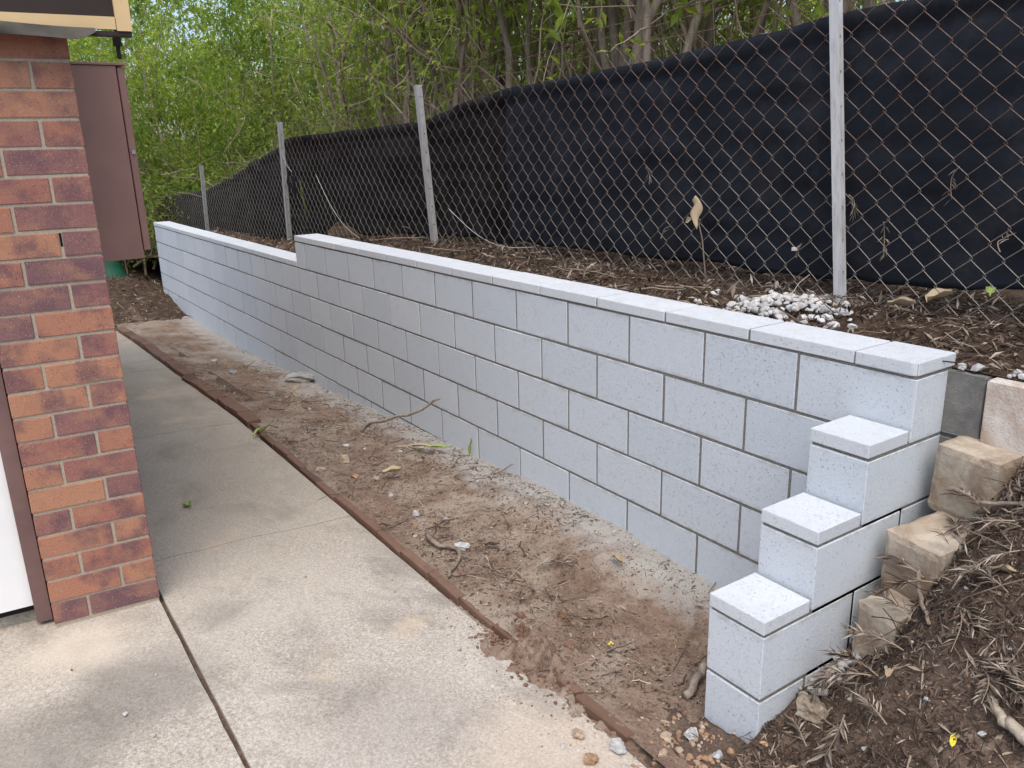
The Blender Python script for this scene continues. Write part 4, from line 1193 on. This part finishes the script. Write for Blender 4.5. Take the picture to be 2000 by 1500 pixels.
# dead leaves caught in the fence wires
spray(-1.712, .56, 1.54, 1.5, -1.2, .08, 'small dead sprig caught high in the wire', n=8, nl=.04)
spray(-1.60, .56, 1.22, 0.3, .9, .08, 'pale dead sprig caught low in the wire', n=7, nl=.05)
spray(-.633, .55, 1.45, 1.0, -1.3, .07, 'bunch of dead leaves hanging on the tall near post', n=12, nl=.05)
spray(-.493, .56, 1.36, 1.6, -1.3, .13, 'dead sprig hanging in the wire right of the tall post', n=14, nl=.035)
spray(-.25, .56, 1.55, 2.2, -1.0, .12, 'thin dead sprig caught at the right of the wire', n=8, nl=.035)
spray(-.088, .56, 1.29, 1.4, .9, .05, 'cream dead leaf pair caught in the wire at far right', n=4, nl=.05)

def leaf_thing(name, x, y, z, yaw, pitch, L, W, mat, lab, curl=.3, roll=0, cat='leaf'):
    """one leaf blade with a curled, tapering surface"""
    nu, nv = 12, 5
    u = np.linspace(0, 1, nu); v = np.linspace(-1, 1, nv)
    U, Vv = np.meshgrid(u, v, indexing='ij')
    w = W * .5 * np.sin(np.pi * np.clip(U * .92 + .06, 0, 1)) ** .8
    X = L * U; Y = Vv * w; Z = curl * W * Vv ** 2 + curl * L * .35 * np.sin(U * 2.6) * .6 + .004 * np.sin(U * 9 + Vv * 3)
    V_ = np.stack([X, Y, Z], -1).reshape(-1, 3)
    i = np.arange(nu - 1)[:, None] * nv; j = np.arange(nv - 1)[None, :]
    q = np.stack([i + j, i + nv + j, i + nv + j + 1, i + j + 1], -1).reshape(-1, 4)
    mb = MB(); mb.add(V_, q)
    o = mb.build(name, M[mat], None, True, label=lab, category=cat)
    o.location = (x, y, z); o.rotation_euler = (roll, -pitch, yaw)
    return o
leaf_thing('leaf', -2.455, -.025, .01, .2, 1.35, .115, .022, 'green_leaf', 'green leaf standing upright against the wall', .1)
leaf_thing('leaf', -2.80, -.30, .03, .75, .05, .26, .026, 'cream_leaf', 'long pale strap leaf lying on the bed', .2)
leaf_thing('leaf', -2.68, -.22, .035, .7, .1, .20, .028, 'green_leaf', 'long yellowish green strap leaf beside the pale one', .25)
leaf_thing('leaf', -3.46, -.885, .03, .9, .75, .15, .030, 'green_leaf', 'pale green leaf leaning on the edging bricks', .2)
leaf_thing('leaf', -3.50, -.90, .035, 2.2, .2, .09, .02, 'green_leaf', 'small light green leaf at the edging', .3)
leaf_thing('leaf', -2.43, -.56, .05, 1.1, .1, .10, .05, 'cream_leaf', 'curled cream leaf beside the small cream stone', .4)
leaf_thing('leaf', -1.05, -.20, .05, -.3, .1, .09, .035, 'cream_leaf', 'curled cream leaf at the foot of the wall near the step', .5)
leaf_thing('leaf', -1.45, -.56, .05, .6, .15, .07, .035, 'dead_leaf', 'brown curled leaf right of the plaster piece', .5)
leaf_thing('leaf', -2.70, -1.48, .037, .4, .05, .05, .04, 'green_leaf', 'small bright green leaf on the path', .4)
leaf_thing('leaf', .46, -.515, .325, 1.9, .4, .035, .014, 'yellow_leaf', 'tiny yellow leaf low on the bank', .3)
leaf_thing('leaf', -.62, -.60, .04, 1.0, .1, .02, .014, 'yellow_leaf', 'tiny yellow leaf fragment on the near soil', .3)
leaf_thing('leaf', -1.90, -.83, .05, .5, .05, .06, .03, 'dead_leaf', 'brown curled leaf on the path beside the edging', .5)
leaf_thing('leaf', .24, -.40, .35, -1.2, .2, .07, .02, 'cream_leaf', 'pinkish tan leaf in the middle of the bank', .4)
leaf_thing('leaf', .33, -.17, .60, .3, .1, .07, .02, 'cream_leaf', 'pale tan leaf on the upper bank', .4)
leaf_thing('leaf', -.30, .55, 1.10, 1.0, .2, .09, .06, 'cream_leaf', 'yellowish rounded leaf on the litter at upper right', .4)
leaf_thing('leaf', -.12, .60, 1.14, 2.0, .4, .045, .03, 'green_leaf', 'light green leaf on the litter at upper right', .4)
leaf_thing('leaf', -.40, .48, 1.08, .4, .1, .09, .05, 'tan_stone', 'orange brown leaf on the litter right of the tall post', .4)
leaf_thing('leaf', -.84, .555, 1.20, 1.3, 1.1, .06, .012, 'dead_leaf', 'thin curled leaf hooked in the wire left of the tall post', .8)
stone(-.85, .545, lambda X, Y: np.array(1.235), .03, 'white_stone', 'white scrap caught in the wire left of the tall post', 2, 'litter', sink=.5)

# withered stalk with one big curled leaf in front of the cloth
ws = empty('withered_stalk', (-1.276, .53, 1.0), 0, label='withered stalk topped with one curled brown leaf before the cloth', category='dead plant')
P = np.array([(0, 0, 0), (-.02, .0, .12), (-.045, .005, .24), (-.075, .0, .34), (-.085, .0, .395)])
MB().tube(P, [.004, .0035, .003, .003, .0025], 6).build('stalk', M['dead_leaf'], ws, True)
nu, nv = 14, 9
U, Vv = np.meshgrid(np.linspace(0, 1, nu), np.linspace(-1, 1, nv), indexing='ij')
w = .028 * np.sin(np.pi * (U * .85 + .12)) ** .7
ang = Vv * 1.5
X = -.085 + np.sin(ang) * w * .9 + .02 * U + .01 * np.sin(U * 7)
Y = -.006 - np.cos(ang) * w * .7 + .01 * np.sin(U * 5)
Z = .425 - .13 * U + .012 * np.sin(Vv * 3 + U * 4) - .01 * (1 - U) ** 4
i = np.arange(nu - 1)[:, None] * nv; j = np.arange(nv - 1)[None, :]
q = np.stack([i + j, i + nv + j, i + nv + j + 1, i + j + 1], -1).reshape(-1, 4)
mb = MB(); mb.add(np.stack([X, Y, Z], -1).reshape(-1, 3), q); mb.build('curled_leaf', M['cream_leaf'], ws, True)
MB().leaves(np.array([[-.09, -.01, .33]]), np.array([[-.9, 0, -.35]]), np.array([[0, -1.0, .3]]), np.array([.06]), np.array([.03])).build('torn_leaf', M['cream_leaf'], ws)

# green tarpaulin heap beyond the end of the bed
tp = MB()
nu, nv = 22, 16
U, Vv = np.meshgrid(np.linspace(0, 1, nu), np.linspace(0, 1, nv), indexing='ij')
X = -11.9 - .9 * Vv; Y = -1.35 + 1.30 * U
Z = -.1 + .62 * sstep(Vv * 3) * sstep((1 - U) * 5) * sstep(U * 8) + .03 * fbm(X, Y, .2, 3, 600)
i = np.arange(nu - 1)[:, None] * nv; j = np.arange(nv - 1)[None, :]
q = np.stack([i + j, i + nv + j, i + nv + j + 1, i + j + 1], -1).reshape(-1, 4)
tp.add(np.stack([X, Y, Z], -1).reshape(-1, 3), q)
tp.build('green_tarpaulin', M['green_tarp'], None, True, label='dark green tarpaulin heap past the end of the wall', category='tarpaulin')
